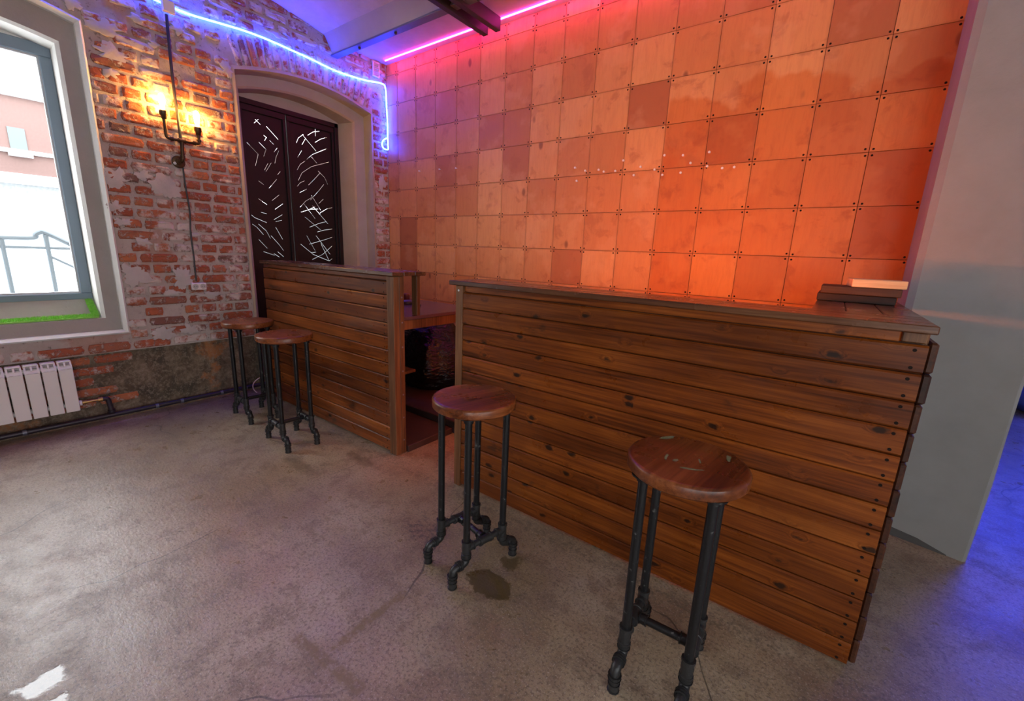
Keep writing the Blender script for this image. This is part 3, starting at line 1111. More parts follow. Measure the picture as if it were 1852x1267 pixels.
# ------------------------------------------------------------------ rest of the room shell (behind and beside the camera)
m = MB()
holes = []
for wx in FRONT_FILL_WIN:
    holes.append([(wx - .75, .7), (wx + .75, .7), (wx + .75, 2.8), (wx - .75, 2.8)])
rv, rf = fill2d([(-.5, -.1), (X1, -.1), (X1, 3.7), (-.5, 3.7)], holes)
m.add([(p.x, Y0, p.y) for p in rv], [f[::-1] for f in rf])
for h in holes:
    q = [(p[0], Y0, p[1]) for p in h] + [(p[0], Y0 - .35, p[1]) for p in h]
    m.add(q, [(i, (i + 1) % 4, 4 + (i + 1) % 4, 4 + i) for i in range(4)])
struct(m.build('wall_front', WALLG), 'painted wall with two unseen windows added for fill light')
for i, wx in enumerate(FRONT_FILL_WIN):
    w = thing('window_%d' % (i + 3), (wx, Y0, .7))  # added out of view, lets fill daylight onto the bars
    struct(w, 'unseen window added in the painted wall for fill daylight')
    m = MB()
    for (p, q, r_, s_) in ((wx - .75, wx + .75, .7, .77), (wx - .75, wx + .75, 2.73, 2.8), (wx - .75, wx - .68, .77, 2.73), (wx + .68, wx + .75, .77, 2.73), (wx - .03, wx + .03, .77, 2.73)):
        m.cbox((p, Y0 - .26, r_), (q, Y0 - .20, s_), .004)
    m.build('window_frame', FRAMEM, w)
    for (p, q) in ((wx - .68, wx - .03), (wx + .03, wx + .68)):
        m = MB()
        m.add([(p, Y0 - .23, .77), (q, Y0 - .23, .77), (q, Y0 - .23, 2.73), (p, Y0 - .23, 2.73)], [(0, 1, 2, 3)])
        m.build('pane', GLASS, w)
m = MB()
holes = [[(wy - .8, .7), (wy + .8, .7), (wy + .8, 2.8), (wy - .8, 2.8)] for wy in RIGHT_FILL_WIN]
rv, rf = fill2d([(Y0, -.1), (Y1, -.1), (Y1, 3.7), (Y0, 3.7)], holes)
m.add([(X1, p.x, p.y) for p in rv], [f[::-1] for f in rf])
m.add([(X1 + .2, p.x, p.y) for p in rv], rf)
for h in holes:
    q = [(X1, *p) for p in h] + [(X1 + .2, *p) for p in h]
    m.add(q, [(i, (i + 1) % 4, 4 + (i + 1) % 4, 4 + i) for i in range(4)])
struct(m.build('wall_right', WALLG), 'painted wall of the room beyond')
for i, wy in enumerate(RIGHT_FILL_WIN):
    w = thing('window_%d' % (i + 5), (X1, wy, .7))  # added beside the camera, out of view, as daylight fill
    struct(w, 'unseen window added in the side wall for fill daylight')
    m = MB()
    for (p, q, r_, s_) in ((wy - .8, wy + .8, .7, .77), (wy - .8, wy + .8, 2.73, 2.8), (wy - .8, wy - .73, .77, 2.73), (wy + .73, wy + .8, .77, 2.73)):
        m.cbox((X1 + .08, p, r_), (X1 + .14, q, s_), .004)
    m.build('window_frame', FRAMEM, w)
    m = MB()
    m.add([(X1 + .11, wy - .73, .77), (X1 + .11, wy + .73, .77), (X1 + .11, wy + .73, 2.73), (X1 + .11, wy - .73, 2.73)], [(0, 1, 2, 3)])
    m.build('pane', GLASS, w)
m = MB()
m.box((PW + .3, Y1, -.1), (X1 + .2, Y1 + .2, 3.7))
m.box((PW + .2, .2, -.1), (PW + .36, Y1, 3.7))
struct(m.build('wall_far', WALLG), 'painted wall at the back of the room beyond')

# ceiling: slab by the plywood, shallow vault over the hall
m = MB()
prof = [(.22, 3.362), (-.585, 3.362)]
m.add([(-.5, y, z) for y, z in prof] + [(PW + .4, y, z) for y, z in prof], [(0, 2, 3, 1)])
prof = [(-.735, 3.395), (-.95, 3.432), (-1.2, 3.47), (-1.6, 3.52), (-2.2, 3.56), (-3.0, 3.56), (-4.2, 3.54), (-5.6, 3.52), (Y0 - .1, 3.50)]
vs, fs = [], []
nx = 24
for i in range(nx + 1):
    for k, (y, z) in enumerate(prof):
        x = -.5 + (X1 + .7) * i / nx
        vs.append((x, y, z + .012 * noise.noise(Vector((x * 1.3, y * 1.3, 0)))))
np_ = len(prof)
for i in range(nx):
    for k in range(np_ - 1):
        fs.append((i * np_ + k, (i + 1) * np_ + k, (i + 1) * np_ + k + 1, i * np_ + k + 1))
m.add(vs, fs)
m.add([(PW + .4, .22, 3.45), (X1 + .2, .22, 3.45), (X1 + .2, Y1 + .2, 3.45), (PW + .4, Y1 + .2, 3.45)], [(0, 3, 2, 1)])
m.add([(PW + .4, -.735, 3.40), (X1 + .2, -.735, 3.40), (X1 + .2, .22, 3.45), (PW + .4, .22, 3.45)], [(0, 3, 2, 1)])
m.box((-.5, Y0 - .1, 3.7), (X1 + .2, Y1 + .2, 3.8))
struct(m.build('ceiling', CEILM), 'plastered ceiling with peeling paint')

# encased beam: plastered flank and the bare steel flange under it
t1 = thing('trim_1', (2.6, -.66, 3.235))
struct(t1, 'plastered ceiling beam with a bare steel flange')
m = MB()
nx = 30
vs, fs = [], []
for i in range(nx + 1):
    x = -.3 + (PW + .9) * i / nx
    d = .01 * noise.noise(Vector((x * 2.3, 0, 4)))
    vs += [(x, -.650 + d, 3.243), (x, -.690 + d, 3.32), (x, -.74, 3.402), (x, -.588, 3.243), (x, -.583, 3.37)]
for i in range(nx):
    a, b = i * 5, i * 5 + 5
    fs += [(a, b, b + 1, a + 1), (a + 1, b + 1, b + 2, a + 2), (a + 3, a + 4, b + 4, b + 3)]
m.add(vs, fs)
m.build('plaster_casing', LEDGE, t1)
m = MB()
m.cbox((-.1, -.668, 3.228), (PW + .5, -.592, 3.243), .002)
fl_ = m.build('steel_flange', STEEL, t1)
for x in (.42, .95, 1.9, 2.7, 3.5):
    m = MB()
    m.lathe([(.012, 3.228), (.012, 3.216), (.007, 3.210)], (x, -.63, 0), 8)
    m.build('bolt', BLACKP, fl_)

# ------------------------------------------------------------------ dark steel beams under the ceiling
for (xa, lab) in ((1.600, 'dark steel channel beam under the ceiling, nearer the brick wall'),
                  (1.735, 'dark steel channel beam under the ceiling, farther from the brick wall')):
    t = thing('steel_beam', (xa + .025, -1.6, 3.2), lab, 'beam')
    m = MB()
    m.cbox((xa, -3.2, 3.20), (xa + .050, -.215, 3.207), .001)
    m.build('lower_flange', DSTEEL, t)
    m = MB()
    m.cbox((xa + .043, -3.2, 3.207), (xa + .050, -.215, 3.293), .001)
    m.build('web', DSTEEL, t)
    m = MB()
    m.cbox((xa, -3.2, 3.293), (xa + .050, -.215, 3.300), .001)
    m.build('upper_flange', DSTEEL, t)
    m = MB()
    m.cbox((xa + .008, -1.64, 3.3), (xa + .04, -1.60, 3.55), .001)
    m.cbox((xa + .008, -2.9, 3.3), (xa + .04, -2.86, 3.58), .001)
    m.build('hanger', DSTEEL, t)

# ------------------------------------------------------------------ the bars
BY = -1.632                                 # front plane of both bars


def plank_mesh(L, h, th, seed, screws=(0, 0)):
    """weatherboard with rounded long edges; local x along its length, front towards -y"""
    m = MB()
    c = .006
    prof = [(th / 2, -h / 2), (-th / 2 + c, -h / 2), (-th / 2, -h / 2 + c), (-th / 2, h / 2 - c), (-th / 2 + c, h / 2), (th / 2, h / 2)]
    n = len(prof)
    r = random.Random(seed)
    ns = 6
    vs = []
    for i in range(ns + 1):
        x = -L / 2 + L * i / ns
        d = r.uniform(-.0005, .0005)
        vs += [(x, y + d, z + d * .2) for y, z in prof]
    fs = []
    for i in range(ns):
        for k in range(n):
            fs.append((i * n + k, i * n + (k + 1) % n, (i + 1) * n + (k + 1) % n, (i + 1) * n + k))
    fs += [tuple(range(n)), tuple(ns * n + k for k in range(n))[::-1]]
    m.add(vs, [f[::-1] for f in fs])
    for sd, on in ((-1, screws[0]), (1, screws[1])):
        if on:
            for zz in (-.027, .027):
                cx = sd * (L / 2 - .030)
                vs = [(cx + .0055 * math.cos(a), -th / 2 - .0012, zz + .0055 * math.sin(a)) for a in [q * math.pi / 4 for q in range(8)]]
                m.add(vs, [tuple(range(8))], 1)
    return m.mesh('plank', [PLANK, SCREW])


def planks(parent, x0, x1, ztop, n, seed, screws):
    pitch = (ztop - .012) / n
    ms = [plank_mesh(x1 - x0, pitch - .0035, .02, seed + j, screws) for j in range(4)]
    for k in range(n):
        o = bpy.data.objects.new('plank', ms[k % 4])
        o.location = Vector(((x0 + x1) / 2, BY + .010 + random.uniform(-.0012, .0012), .012 + pitch * (k + .5))) - parent.location
        o.parent = parent
        col.objects.link(o)


def part(parent, name, lo, hi, mat, c=.003, tex_origin=True):
    m = MB()
    m.cbox(lo, hi, c)
    ctr = [(a + b) / 2 for a, b in zip(lo, hi)]
    return m.build(name, mat, parent, False, ctr)


# bar nearer the door
b1 = thing('bar_counter', (1.22, -1.5, 0), 'shorter plank-fronted bar counter in front of the black door', 'bar counter')
planks(b1, .36, 2.062, 1.192, 13, 10, (0, 1))
part(b1, 'leak_block_panel', (.37, -1.6105, .01), (2.06, -1.604, 1.194), BACKB)  # unseen panel added to block light through the plank gaps
part(b1, 'top_rail', (.36, -1.628, 1.195), (2.062, -1.606, 1.224), PLANK)
part(b1, 'corner_post', (2.064, -1.636, 0), (2.134, -1.59, 1.224), POSTM)
part(b1, 'corner_post', (2.10, -1.589, 0), (2.134, -1.55, 1.224), POSTM)
part(b1, 'end_post', (.36, -1.61, 0), (.41, -1.56, 1.224), POSTM)
part(b1, 'back_post', (2.035, -1.405, .952), (2.09, -1.375, 1.226), POSTM)
for k, (ya, yb) in enumerate(((-1.648, -1.556), (-1.554, -1.462), (-1.460, -1.368))):
    part(b1, 'top_board', (.335, ya, 1.226), (2.14, yb, 1.252), TOPM)
for k in range(7):
    z = .1 + k * .165
    m = MB()
    m.lathe([(.006, 2.134), (.006, 2.1352)], (0, -1.57, z), 8, axis=0)
    m.v = [tuple(v) for v in m.v]
    m.build('screw_head', STEEL, b1)

# longer bar with the return to the concrete wall
b2 = thing('bar_counter', (3.65, -1.3, 0), 'longer plank-fronted bar counter with a return, boards stacked on its end', 'bar counter')
planks(b2, 2.732, 4.612, 1.178, 13, 40, (0, 1))
part(b2, 'corner_post', (2.680, -1.638, 0), (2.730, -1.592, 1.212), POSTM)
part(b2, 'leak_block_panel', (2.735, -1.6105, .01), (4.60, -1.604, 1.18), BACKB)  # hidden sheet added to stop orange strip light leaking between planks
part(b2, 'top_rail', (2.732, -1.620, 1.1785), (4.545, -1.598, 1.2128), PLANK)
part(b2, 'leak_block_post', (4.566, -1.6035, 0), (4.6125, -1.555, 1.2125), POSTM)  # unseen post added to close the corner against leaking orange light
part(b2, 'end_block', (4.548, -1.622, 1.180), (4.606, -1.58, 1.212), POSTM)
for k, (ya, yb) in enumerate(((-1.652, -1.562), (-1.560, -1.470), (-1.468, -1.380))):
    part(b2, 'top_board', (2.640, ya, 1.213), (4.622, yb, 1.238), TOPM)
for k, (xa, xb) in enumerate(((4.302, 4.407), (4.409, 4.514), (4.516, 4.622))):
    part(b2, 'return_board', (xa, -1.378, 1.213), (xb, -.475, 1.238), TOPY)
for k in range(12):
    z0 = .018 + k * .0975
    part(b2, 'side_plank', (4.614, -1.616, z0), (4.636 + random.uniform(-.002, .003), -.50, z0 + .0945), PLANKY, .006)
part(b2, 'return_post', (4.305, -.53, 0), (4.35, -.485, 1.212), POSTM)
part(b2, 'return_post', (4.56, -.53, 0), (4.605, -.485, 1.212), POSTM)
part(b2, 'back_post', (3.6, -1.603, 0), (3.645, -1.56, 1.212), POSTM)
part(b2, 'inner_shelf', (2.74, -1.59, .60), (4.25, -1.36, .62), TOPM)
m = MB()
m.lathe([(.006, -1.638), (.006, -1.6405)], (2.704, 0, 1.185), 8, axis=1)
m.v = [(2.704 + (v[0] - 2.704), v[1], v[2]) for v in m.v]
m.build('screw_head', XTRIM, b2)

# orange light strip on the back edge of the bar top
m = MB()
m.cbox((2.80, -1.378, 1.216), (4.25, -1.368, 1.228), .002)
led = tag(m.build('led_strip', ORANGEL), 'orange light strip along the hidden back edge of the longer bar top', 'light strip')

# ------------------------------------------------------------------ platform and counter behind the bars
m = MB()
pf = thing('bar_platform', (1.3, -.8, 0), 'low dark boarded platform behind the shorter bar', 'platform')
m.cbox((.42, -1.545, 0), (2.15, -1.112, .05), .004)
m.build('lower_deck', plain('dark_red_decking', (.05, .025, .022), .5, 0, 14, .3, .5, .4), pf)
m = MB()
m.cbox((.25, -1.10, 0), (4.25, -.025, .10), .004)
m.build('upper_deck', plain('dark_violet_decking', (.06, .035, .04), .45, 0, 14, .3, .5, .4), pf)
part(pf, 'edge_strip', (.25, -1.112, .052), (4.25, -1.101, .101), BLACKP)

wc = thing('work_counter', (1.25, -1.2, .05), 'low work counter behind the shorter bar, glowing violet on top', 'counter')
part(wc, 'counter_top', (.45, -1.585, .925), (2.085, -.72, .95), plain('brown_counter_laminate', (.075, .04, .045), .25))
part(wc, 'apron', (2.04, -1.58, .855), (2.06, -.74, .924), POSTM)
part(wc, 'apron', (.5, -.76, .855), (2.035, -.74, .924), POSTM)
part(wc, 'leg', (2.0, -.80, .101), (2.04, -.765, .924), POSTM)
part(wc, 'leg', (.5, -.80, .101), (.54, -.765, .924), POSTM)
part(wc, 'leg', (.5, -1.57, .051), (.54, -1.53, .924), POSTM)
part(wc, 'lower_shelf', (.55, -1.575, .50), (1.95, -1.30, .52), POSTM)

# small dark things on the counter
m = MB()
c = px(736, 548, Z=.955)
m.lathe([(.045, 0), (.05, .006), (.05, .022), (.035, .03), (.012, .032)], (c.x, c.y, .9505), 16)
m.tube([(c.x + .05, c.y, .96), (c.x + .12, c.y + .03, .958), (c.x + .18, c.y - .01, .958)], .006, 6)
tag(m.build('cable_coil', BLACKP, None, True), 'small black coiled cable lying on the low counter', 'cable')
m = MB()
c = px(727, 541, Z=.955)
m.lathe([(.028, 0), (.030, .004), (.030, .05), (.026, .054)], (c.x, c.y + .05, .9505), 14)
tag(m.build('small_jar', plain('dark_red_tin', (.10, .02, .02), .3), None, True), 'small dark tin beside the coiled cable on the low counter', 'tin')

# bin bag
bm = bmesh.new()
bmesh.ops.create_icosphere(bm, subdivisions=4, radius=1)
for v in bm.verts:
    p = v.co.copy()
    w = 1 - .35 * max(0, p.z) ** 1.5
    v.co = Vector((p.x * .42 * w, p.y * .36 * w, (p.z * .44 if p.z > 0 else p.z * .34)))
    v.co.z = max(v.co.z, -.26)
    d = noise.noise(p * 1.8) * .06 + abs(noise.noise(p * 4 + Vector((3, 0, 0)))) * .07 + abs(noise.noise(p * 9)) * .03
    nrm = p.normalized()
    v.co += Vector((nrm.x * d, nrm.y * d, nrm.z * d if p.z > -.3 else 0))
zmin = min(v.co.z for v in bm.verts)
for v in bm.verts:
    v.co.z -= zmin
me = bpy.data.meshes.new('bin_bag')
bm.to_mesh(me)
bm.free()
me.materials.append(BAGM)
me.polygons.foreach_set('use_smooth', [True] * len(me.polygons))
bag = bpy.data.objects.new('bin_bag', me)
bag.location = (1.28, -.50, .101)
bag.scale = (1, 1, .98)
col.objects.link(bag)
tag(bag, 'full glossy black bin bag behind the bars under the counter', 'bag')

# ------------------------------------------------------------------ stack of boards on the bar end


def board(name, lo, hi, mat, label, cat, rz=0, g=None):
    c = [(a + b) / 2 for a, b in zip(lo, hi)]
    m = MB()
    m.cbox([a - b for a, b in zip(lo, c)], [a - b for a, b in zip(hi, c)], .003)
    o = m.build(name, mat)
    o.location = c
    o.rotation_euler = (0, 0, rz)
    return tag(o, label, cat, g)


board('wood_board', (4.300, -.862, 1.2385), (4.586, -.60, 1.2735), DARKW, 'dark stained board lowest in the stack on the bar end', 'board')
board('wood_board', (4.310, -.872, 1.2740), (4.598, -.63, 1.3095), m_plank('brown_offcut', [(.015, .006, .003), (.035, .014, .006), (.06, .024, .010), (.09, .038, .016)], 0, (.5, .7), False), 'dark brown board between the black board and the raw pine piece', 'board')
board('wood_board', (4.412, -.868, 1.3100), (4.604, -.70, 1.3455), PINE, 'raw pale pine offcut on top of the board stack', 'board', .10)

# ------------------------------------------------------------------ bar stools


def arc_pts(a, b, c, r, n=5):
    """rounded corner at b between a and c"""
    a, b, c = Vector(a), Vector(b), Vector(c)
    d1, d2 = (a - b).normalized(), (c - b).normalized()
    p, q = b + d1 * r, b + d2 * r
    return [(p * (1 - t) ** 2 + b * 2 * t * (1 - t) + q * t * t) for t in [i / n for i in range(n + 1)]]


def collar(m, a, b, r):
    """short swollen fitting between a and b with bands at its ends"""
    a, b = Vector(a), Vector(b)
    d = (b - a)
    ts = [0, .0, .14, .16, .84, .86, 1, 1]
    rs = [r * .8, r * 1.14, r * 1.14, r, r, r * 1.14, r * 1.14, r * .8]
    m.tube([a + d * (t + i * 1e-4) for i, t in enumerate(ts)], rs, 12, 0)


LX, LY, KX, R_ = .100, .100, .170, .0150
ZK, ZT, ZS, TS = .088, .160, .795, .042


def stool_meshes():
    d = {}
    m = MB()
    R0 = .178
    m.lathe([(R0 - .006, ZS - TS), (R0, ZS - TS + .006), (R0 + .001, ZS - .008), (R0 - .003, ZS - .002), (R0 - .008, ZS), (R0 - .012, ZS + .0001), (R0 - .05, ZS + .0002)], n=56, jit=.012)
    d['seat'] = m.mesh('seat', SEATM, True)
    m = MB()
    m.tube([(0, 0, ZS - TS), (0, 0, ZK + .03)], R_, 14)
    d['leg'] = m.mesh('leg', IRON, True)
    m = MB()
    m.lathe([(.036, ZS - TS), (.036, ZS - TS - .005), (.02, ZS - TS - .007), (.02, ZS - TS - .022)], n=16)
    d['seat_flange'] = m.mesh('seat_flange', IRON, True)
    m = MB()
    collar(m, (0, 0, ZT + .034), (0, 0, ZT - .034), R_ * 1.28)
    collar(m, (0, 0, ZT), (-.036, 0, ZT), R_ * 1.2)
    d['tee'] = m.mesh('tee_fitting', FIT, True)
    K = KX - LX
    m = MB()
    # elbow outwards, nipple, elbow down, foot
    p1 = arc_pts((0, 0, ZK + .05), (0, 0, ZK), (K, 0, ZK), .026)
    p2 = arc_pts((0, 0, ZK), (K, 0, ZK), (K, 0, 0), .026)
    m.tube([(0, 0, ZK + .036)] + p1 + p2 + [(K, 0, .001)], R_ * 1.12, 14)
    collar(m, (0, 0, ZK + .040), (0, 0, ZK + .024), R_ * 1.32)
    collar(m, (K, 0, ZK - .024), (K, 0, ZK - .040), R_ * 1.32)
    collar(m, (.026, 0, ZK), (.038, 0, ZK), R_ * 1.3)
    collar(m, (K - .036, 0, ZK), (K - .024, 0, ZK), R_ * 1.3)
    collar(m, (K, 0, .030), (K, 0, .0), R_ * 1.2)
    d['foot'] = m.mesh('foot_pipe', FIT, True)
    m = MB()
    m.tube([(-LX, 0, ZT), (LX, 0, ZT)], R_ * .92, 12)
    collar(m, (-.034, 0, ZT), (.034, 0, ZT), R_ * 1.25)
    d['side'] = m.mesh('side_bar', FIT, True)
    m = MB()
    m.tube([(0, -LY, ZT), (0, LY, ZT)], R_ * .92, 12)
    collar(m, (0, LY - .018, ZT), (0, LY - .045, ZT), R_ * 1.2)
    collar(m, (0, -LY + .018, ZT), (0, -LY + .045, ZT), R_ * 1.2)
    d['stretcher'] = m.mesh('stretcher', IRON, True)
    return d


SM = stool_meshes()


def link(name, me, parent, loc=(0, 0, 0), rz=0):
    o = bpy.data.objects.new(name, me)
    o.location = loc
    o.rotation_euler = (0, 0, rz)
    o.parent = parent
    col.objects.link(o)
    return o


def stool(x, y, deg, label):
    s = thing('bar_stool', (x, y, 0), label, 'bar stool', 'pipe-legged bar stools', math.radians(deg))
    link('seat', SM['seat'], s, (0, 0, 0), math.radians(random.uniform(-25, 25)))
    for sx in (-1, 1):
        for sy in (-1, 1):
            rz = 0 if sx > 0 else math.pi
            lg = link('leg', SM['leg'], s, (sx * LX, sy * LY, 0), rz)
            link('tee_fitting', SM['tee'], lg)
            link('foot_pipe', SM['foot'], lg)
            link('seat_flange', SM['seat_flange'], lg)
    for sy in (-1, 1):
        link('side_bar', SM['side'], s, (0, sy * LY, 0))
    link('stretcher', SM['stretcher'], s)
    return s


stool(.690, -1.925, -3.5, 'round wooden bar stool on black pipe legs, nearest the brick wall')
stool(1.378, -1.972, -4, 'round wooden bar stool on pipe legs at the shorter bar, second from the wall')
stool(3.205, -2.058, 78, 'round wooden bar stool standing alone by the gap between the two bars')
s4 = stool(4.080, -2.050, 93, 'bar stool with green scuff marks on its seat, nearest the camera')
for i, (u, v, a, b, an) in enumerate([(1206, 791, .032, .012, -.6), (1318, 829, .026, .008, .1), (1250, 848, .034, .007, -1.2),
                                      (1205, 826, .030, .005, .1), (1265, 833, .018, .004, .3), (1222, 832, .014, .006, -.4)]):
    c = px(u, v, Z=ZS)
    d = Vector((c.x - s4.location.x, c.y - s4.location.y, 0))
    d.rotate(Matrix.Rotation(-s4.rotation_euler.z, 3, 'Z'))
    m = MB()
    r = random.Random(i)
    vs = []
    for k in range(12):
        t = 2 * math.pi * k / 12
        f = r.uniform(.65, 1.15)
        x, y = math.cos(t) * a * f, math.sin(t) * b * f
        vs.append((d.x + x * math.cos(an) - y * math.sin(an), d.y + x * math.sin(an) + y * math.cos(an), ZS + .0006))
    m.add(vs, [tuple(range(12))])
    o = m.build('scuff_mark', plain('green_grey_paint', (.17, .17, .085), .9, 0, 0, .3, .1))
    o.parent = s4
    o['label'] = 'green grey scuff mark'

# ------------------------------------------------------------------ wall lamp with two bulbs
LXW = .075
sc = thing('wall_lamp', (0, -2.04, 2.0), 'iron pipe wall lamp with two glowing amber bulbs on the brick wall', 'lamp')
m = MB()
m.lathe([(.045, .009), (.046, .014), (.042, .020), (.024, .023), (.022, .034)], (0, -2.05, 2.0), 20, axis=0)
fl2 = m.build('wall_flange', BRONZE, sc, True)
m = MB()
m.lathe([(.011, .018), (.011, .026), (.004, .027)], (0, -2.078, 1.985), 10, axis=0)
m.build('screw_head', XTRIM, fl2)
m = MB()
pts = [(.02, -2.045, 2.0)] + arc_pts((.02, -2.045, 2.0), (LXW, -2.04, 2.0), (LXW, -2.03, 2.15), .022) + [(LXW, -2.028, 2.155)]
m.tube(pts, .012, 12)
collar(m, (.040, -2.043, 2.0), (.060, -2.041, 2.0), .0155)
collar(m, (LXW, -2.037, 2.020), (LXW, -2.036, 2.042), .0155)
m.build('stem_pipe', BRONZE, sc, True)
yl, yr, zt = -2.128, -1.912, 2.153
m = MB()
pts = [(LXW, yl, 2.29)] + arc_pts((LXW, yl, 2.29), (LXW, yl, zt), (LXW, yr, zt), .026) + arc_pts((LXW, yl, zt), (LXW, yr, zt), (LXW, yr, 2.225), .018) + [(LXW, yr, 2.225)]
m.tube(pts, .011, 12)
collar(m, (LXW, -2.052, zt), (LXW, -2.004, zt), .0155)
collar(m, (LXW, yl + .028, zt), (LXW, yl + .042, zt), .0145)
collar(m, (LXW, yr, zt + .02), (LXW, yr, zt + .034), .0145)
collar(m, (LXW, yr - .028, zt), (LXW, yr - .040, zt), .0145)
m.build('arm_pipe', BRONZE, sc, True)
for (yb, z0, hb) in ((yl, 2.285, .115), (yr, 2.218, .118)):
    m = MB()
    m.lathe([(.013, z0), (.017, z0 + .004), (.019, z0 + .02), (.026, z0 + .03), (.026, z0 + .055), (.020, z0 + .062)], (LXW, yb, 0), 16)
    sk = m.build('bulb_holder', BRONZE, sc, True)
    m = MB()
    zb = z0 + .0625
    m.lathe([(.012, zb), (.013, zb + .012), (.017, zb + hb * .35), (.0215, zb + hb * .65), (.021, zb + hb * .8), (.014, zb + hb * .94), (.004, zb + hb)], (LXW, yb, 0), 16)
    m.build('bulb', BULBM, sc, True)


def smooth_line(pts, n=5):
    pts = [Vector(p) for p in pts]
    out = []
    for i in range(len(pts) - 1):
        p0, p1, p2, p3 = pts[max(i - 1, 0)], pts[i], pts[i + 1], pts[min(i + 2, len(pts) - 1)]
        for k in range(n):
            t = k / n
            out.append(.5 * ((2 * p1) + (p2 - p0) * t + (2 * p0 - 5 * p1 + 4 * p2 - p3) * t * t + (3 * p1 - p0 - 3 * p2 + p3) * t ** 3))
    out.append(pts[-1])
    return out


def wire(name, pts, r, mat, label, cat, n=8, sm=5):
    m = MB()
    m.tube(smooth_line(pts, sm), r, n)
    return tag(m.build(name, mat, None, True), label, cat)


wire('power_cable', [px(*q, X=.024) for q in [(301, 26), (306, 80), (313, 150), (322, 215), (328, 260), (331, 283)]], .0105, BLACKP,
     'thick black cable from the white junction box down to the wall lamp', 'cable')
wire('power_cable', [px(*q, X=.020) for q in [(331, 303), (336, 340), (343, 380), (345, 420), (350, 460), (353, 490), (355, 508)]], .006, BLACKP,
     'thin black cord from the wall lamp down to the socket', 'cable')
# junction box
jb = thing('junction_box', px(300, 15, X=0), 'white plastic junction box at the top of the black cable', 'junction box')
c = jb.location.copy()
m = MB()
m.cbox((.035, c.y - .042, c.z - .045), (.058, c.y + .042, c.z + .04), .006)
m.build('box', PLASTIC, jb)
m = MB()
m.cbox((.058, c.y - .038, c.z - .041), (.065, c.y + .038, c.z + .036), .003)
m.build('lid', PLASTIC, jb)
# double socket
so = thing('wall_socket', (0, -2.018, 1.016), 'white double wall socket at the end of the thin cord', 'socket')
m = MB()
m.cbox((.012, -2.072, .986), (.040, -1.964, 1.046), .005)
m.build('socket_body', PLASTIC, so)
for yy in (-2.045, -1.991):
    m = MB()
    m.lathe([(.021, .0400), (.021, .0412), (.018, .0412), (.018, .0405)], (0, yy, 1.016), 16, axis=0)
    fc = m.build('socket_face', plain('socket_shadow', (.45, .40, .38), .5), so, True)
    for dy in (-.008, .008):
        m = MB()
        m.lathe([(.003, .0412), (.003, .0420)], (0, yy + dy, 1.016), 8, axis=0)
        m.build('pin_hole', BLACKP, fc)

# ------------------------------------------------------------------ neon rope and light strips
npts = [(235, -26), (262, -10), (290, 4), (340, 25), (390, 40), (440, 55), (485, 72), (530, 92), (565, 108), (600, 125), (630, 136), (660, 145),
        (690, 151), (697, 160), (699, 190), (702, 220), (705, 245), (706, 262), (702, 270), (695, 269), (691, 262), (693, 254), (699, 250), (704, 254), (706, 264)]
P = []
for i, q in enumerate(npts):
    v = px(*q, X=.026 if i < 12 else .046)
    v.y = min(v.y, -.040)
    P.append(v)
P = [Vector((.026, -2.75, 3.20)), Vector((.026, -2.5, 3.16))] + P
wire('neon_rope', P, .0072, NEON, 'glowing blue neon rope along the brick wall, looped at the corner', 'light rope', 10, 5)
m = MB()
m.cbox((.11, -.108, 3.351), (4.60, -.096, 3.361), .002)
tag(m.build('led_strip', PINKL), 'pink light strip on the ceiling along the plywood wall', 'light strip')

# small louvred vent high in the corner
vt = thing('wall_vent', (0, -.155, 3.2), 'small louvred vent high in the corner beside the neon rope', 'vent')
m = MB()
for (a, b, c_, d_) in ((-.197, -.112, 3.20, 3.212), (-.197, -.112, 3.333, 3.345), (-.197, -.186, 3.212, 3.333), (-.123, -.112, 3.212, 3.333)):
    m.cbox((.008, a, c_), (.028, b, d_), .002)
m.build('vent_frame', PLASTIC, vt)
for k in range(7):
    z = 3.218 + k * .0165
    m = MB()
    m.add([(.012, -.187, z), (.012, -.122, z + .004), (.026, -.122, z + .012), (.026, -.187, z + .008), (.012, -.187, z + .003), (.012, -.122, z + .007), (.026, -.122, z + .015), (.026, -.187, z + .011)],
          [(0, 1, 2, 3), (7, 6, 5, 4), (0, 3, 7, 4), (1, 5, 6, 2), (3, 2, 6, 7)])
    m.build('louvre', PLASTIC, vt)

# ------------------------------------------------------------------ radiator and heating pipes
rd = thing('radiator', (.05, -3.18, .15), 'white sectional radiator under the arched window', 'radiator')
NS, PT, RY = 8, .0795, -2.866
for k in range(NS):
    y1 = RY - k * PT
    y0 = y1 - PT + .008
    m = MB()
    m.cbox((.092, y0, .15), (.100, y1, .468), .003)
    yc = (y0 + y1) / 2
    m.box((.035, yc - .004, .16), (.092, yc + .004, .49))
    m.cbox((.022, y0 + .006, .16), (.028, y1 - .006, .50), .002)
    # shoulder: sloping hood with two openings
    for (ya, yb) in ((y0, y0 + .010), (yc - .005, yc + .005), (y1 - .010, y1)):
        m.add([(.100, ya, .466), (.100, yb, .466), (.072, yb, .520), (.072, ya, .520), (.062, ya, .520), (.062, yb, .520), (.090, yb, .466), (.090, ya, .466)],
              [(0, 1, 2, 3), (3, 2, 5, 4), (4, 5, 6, 7), (1, 6, 5, 2), (0, 3, 4, 7)])
    m.cbox((.030, y0, .512), (.078, y1, .525), .004)
    m.add([(.099, y0, .470), (.099, y1, .470), (.090, y1, .487), (.090, y0, .487)], [(0, 1, 2, 3)])
    m.build('radiator_section', WHITEM, rd)
for z in (.195, .478):
    m = MB()
    m.tube([(.058, RY + .002, z), (.058, RY - NS * PT + .006, z)], .017, 12)
    m.build('header_tube', WHITEM, rd, True)
m = MB()
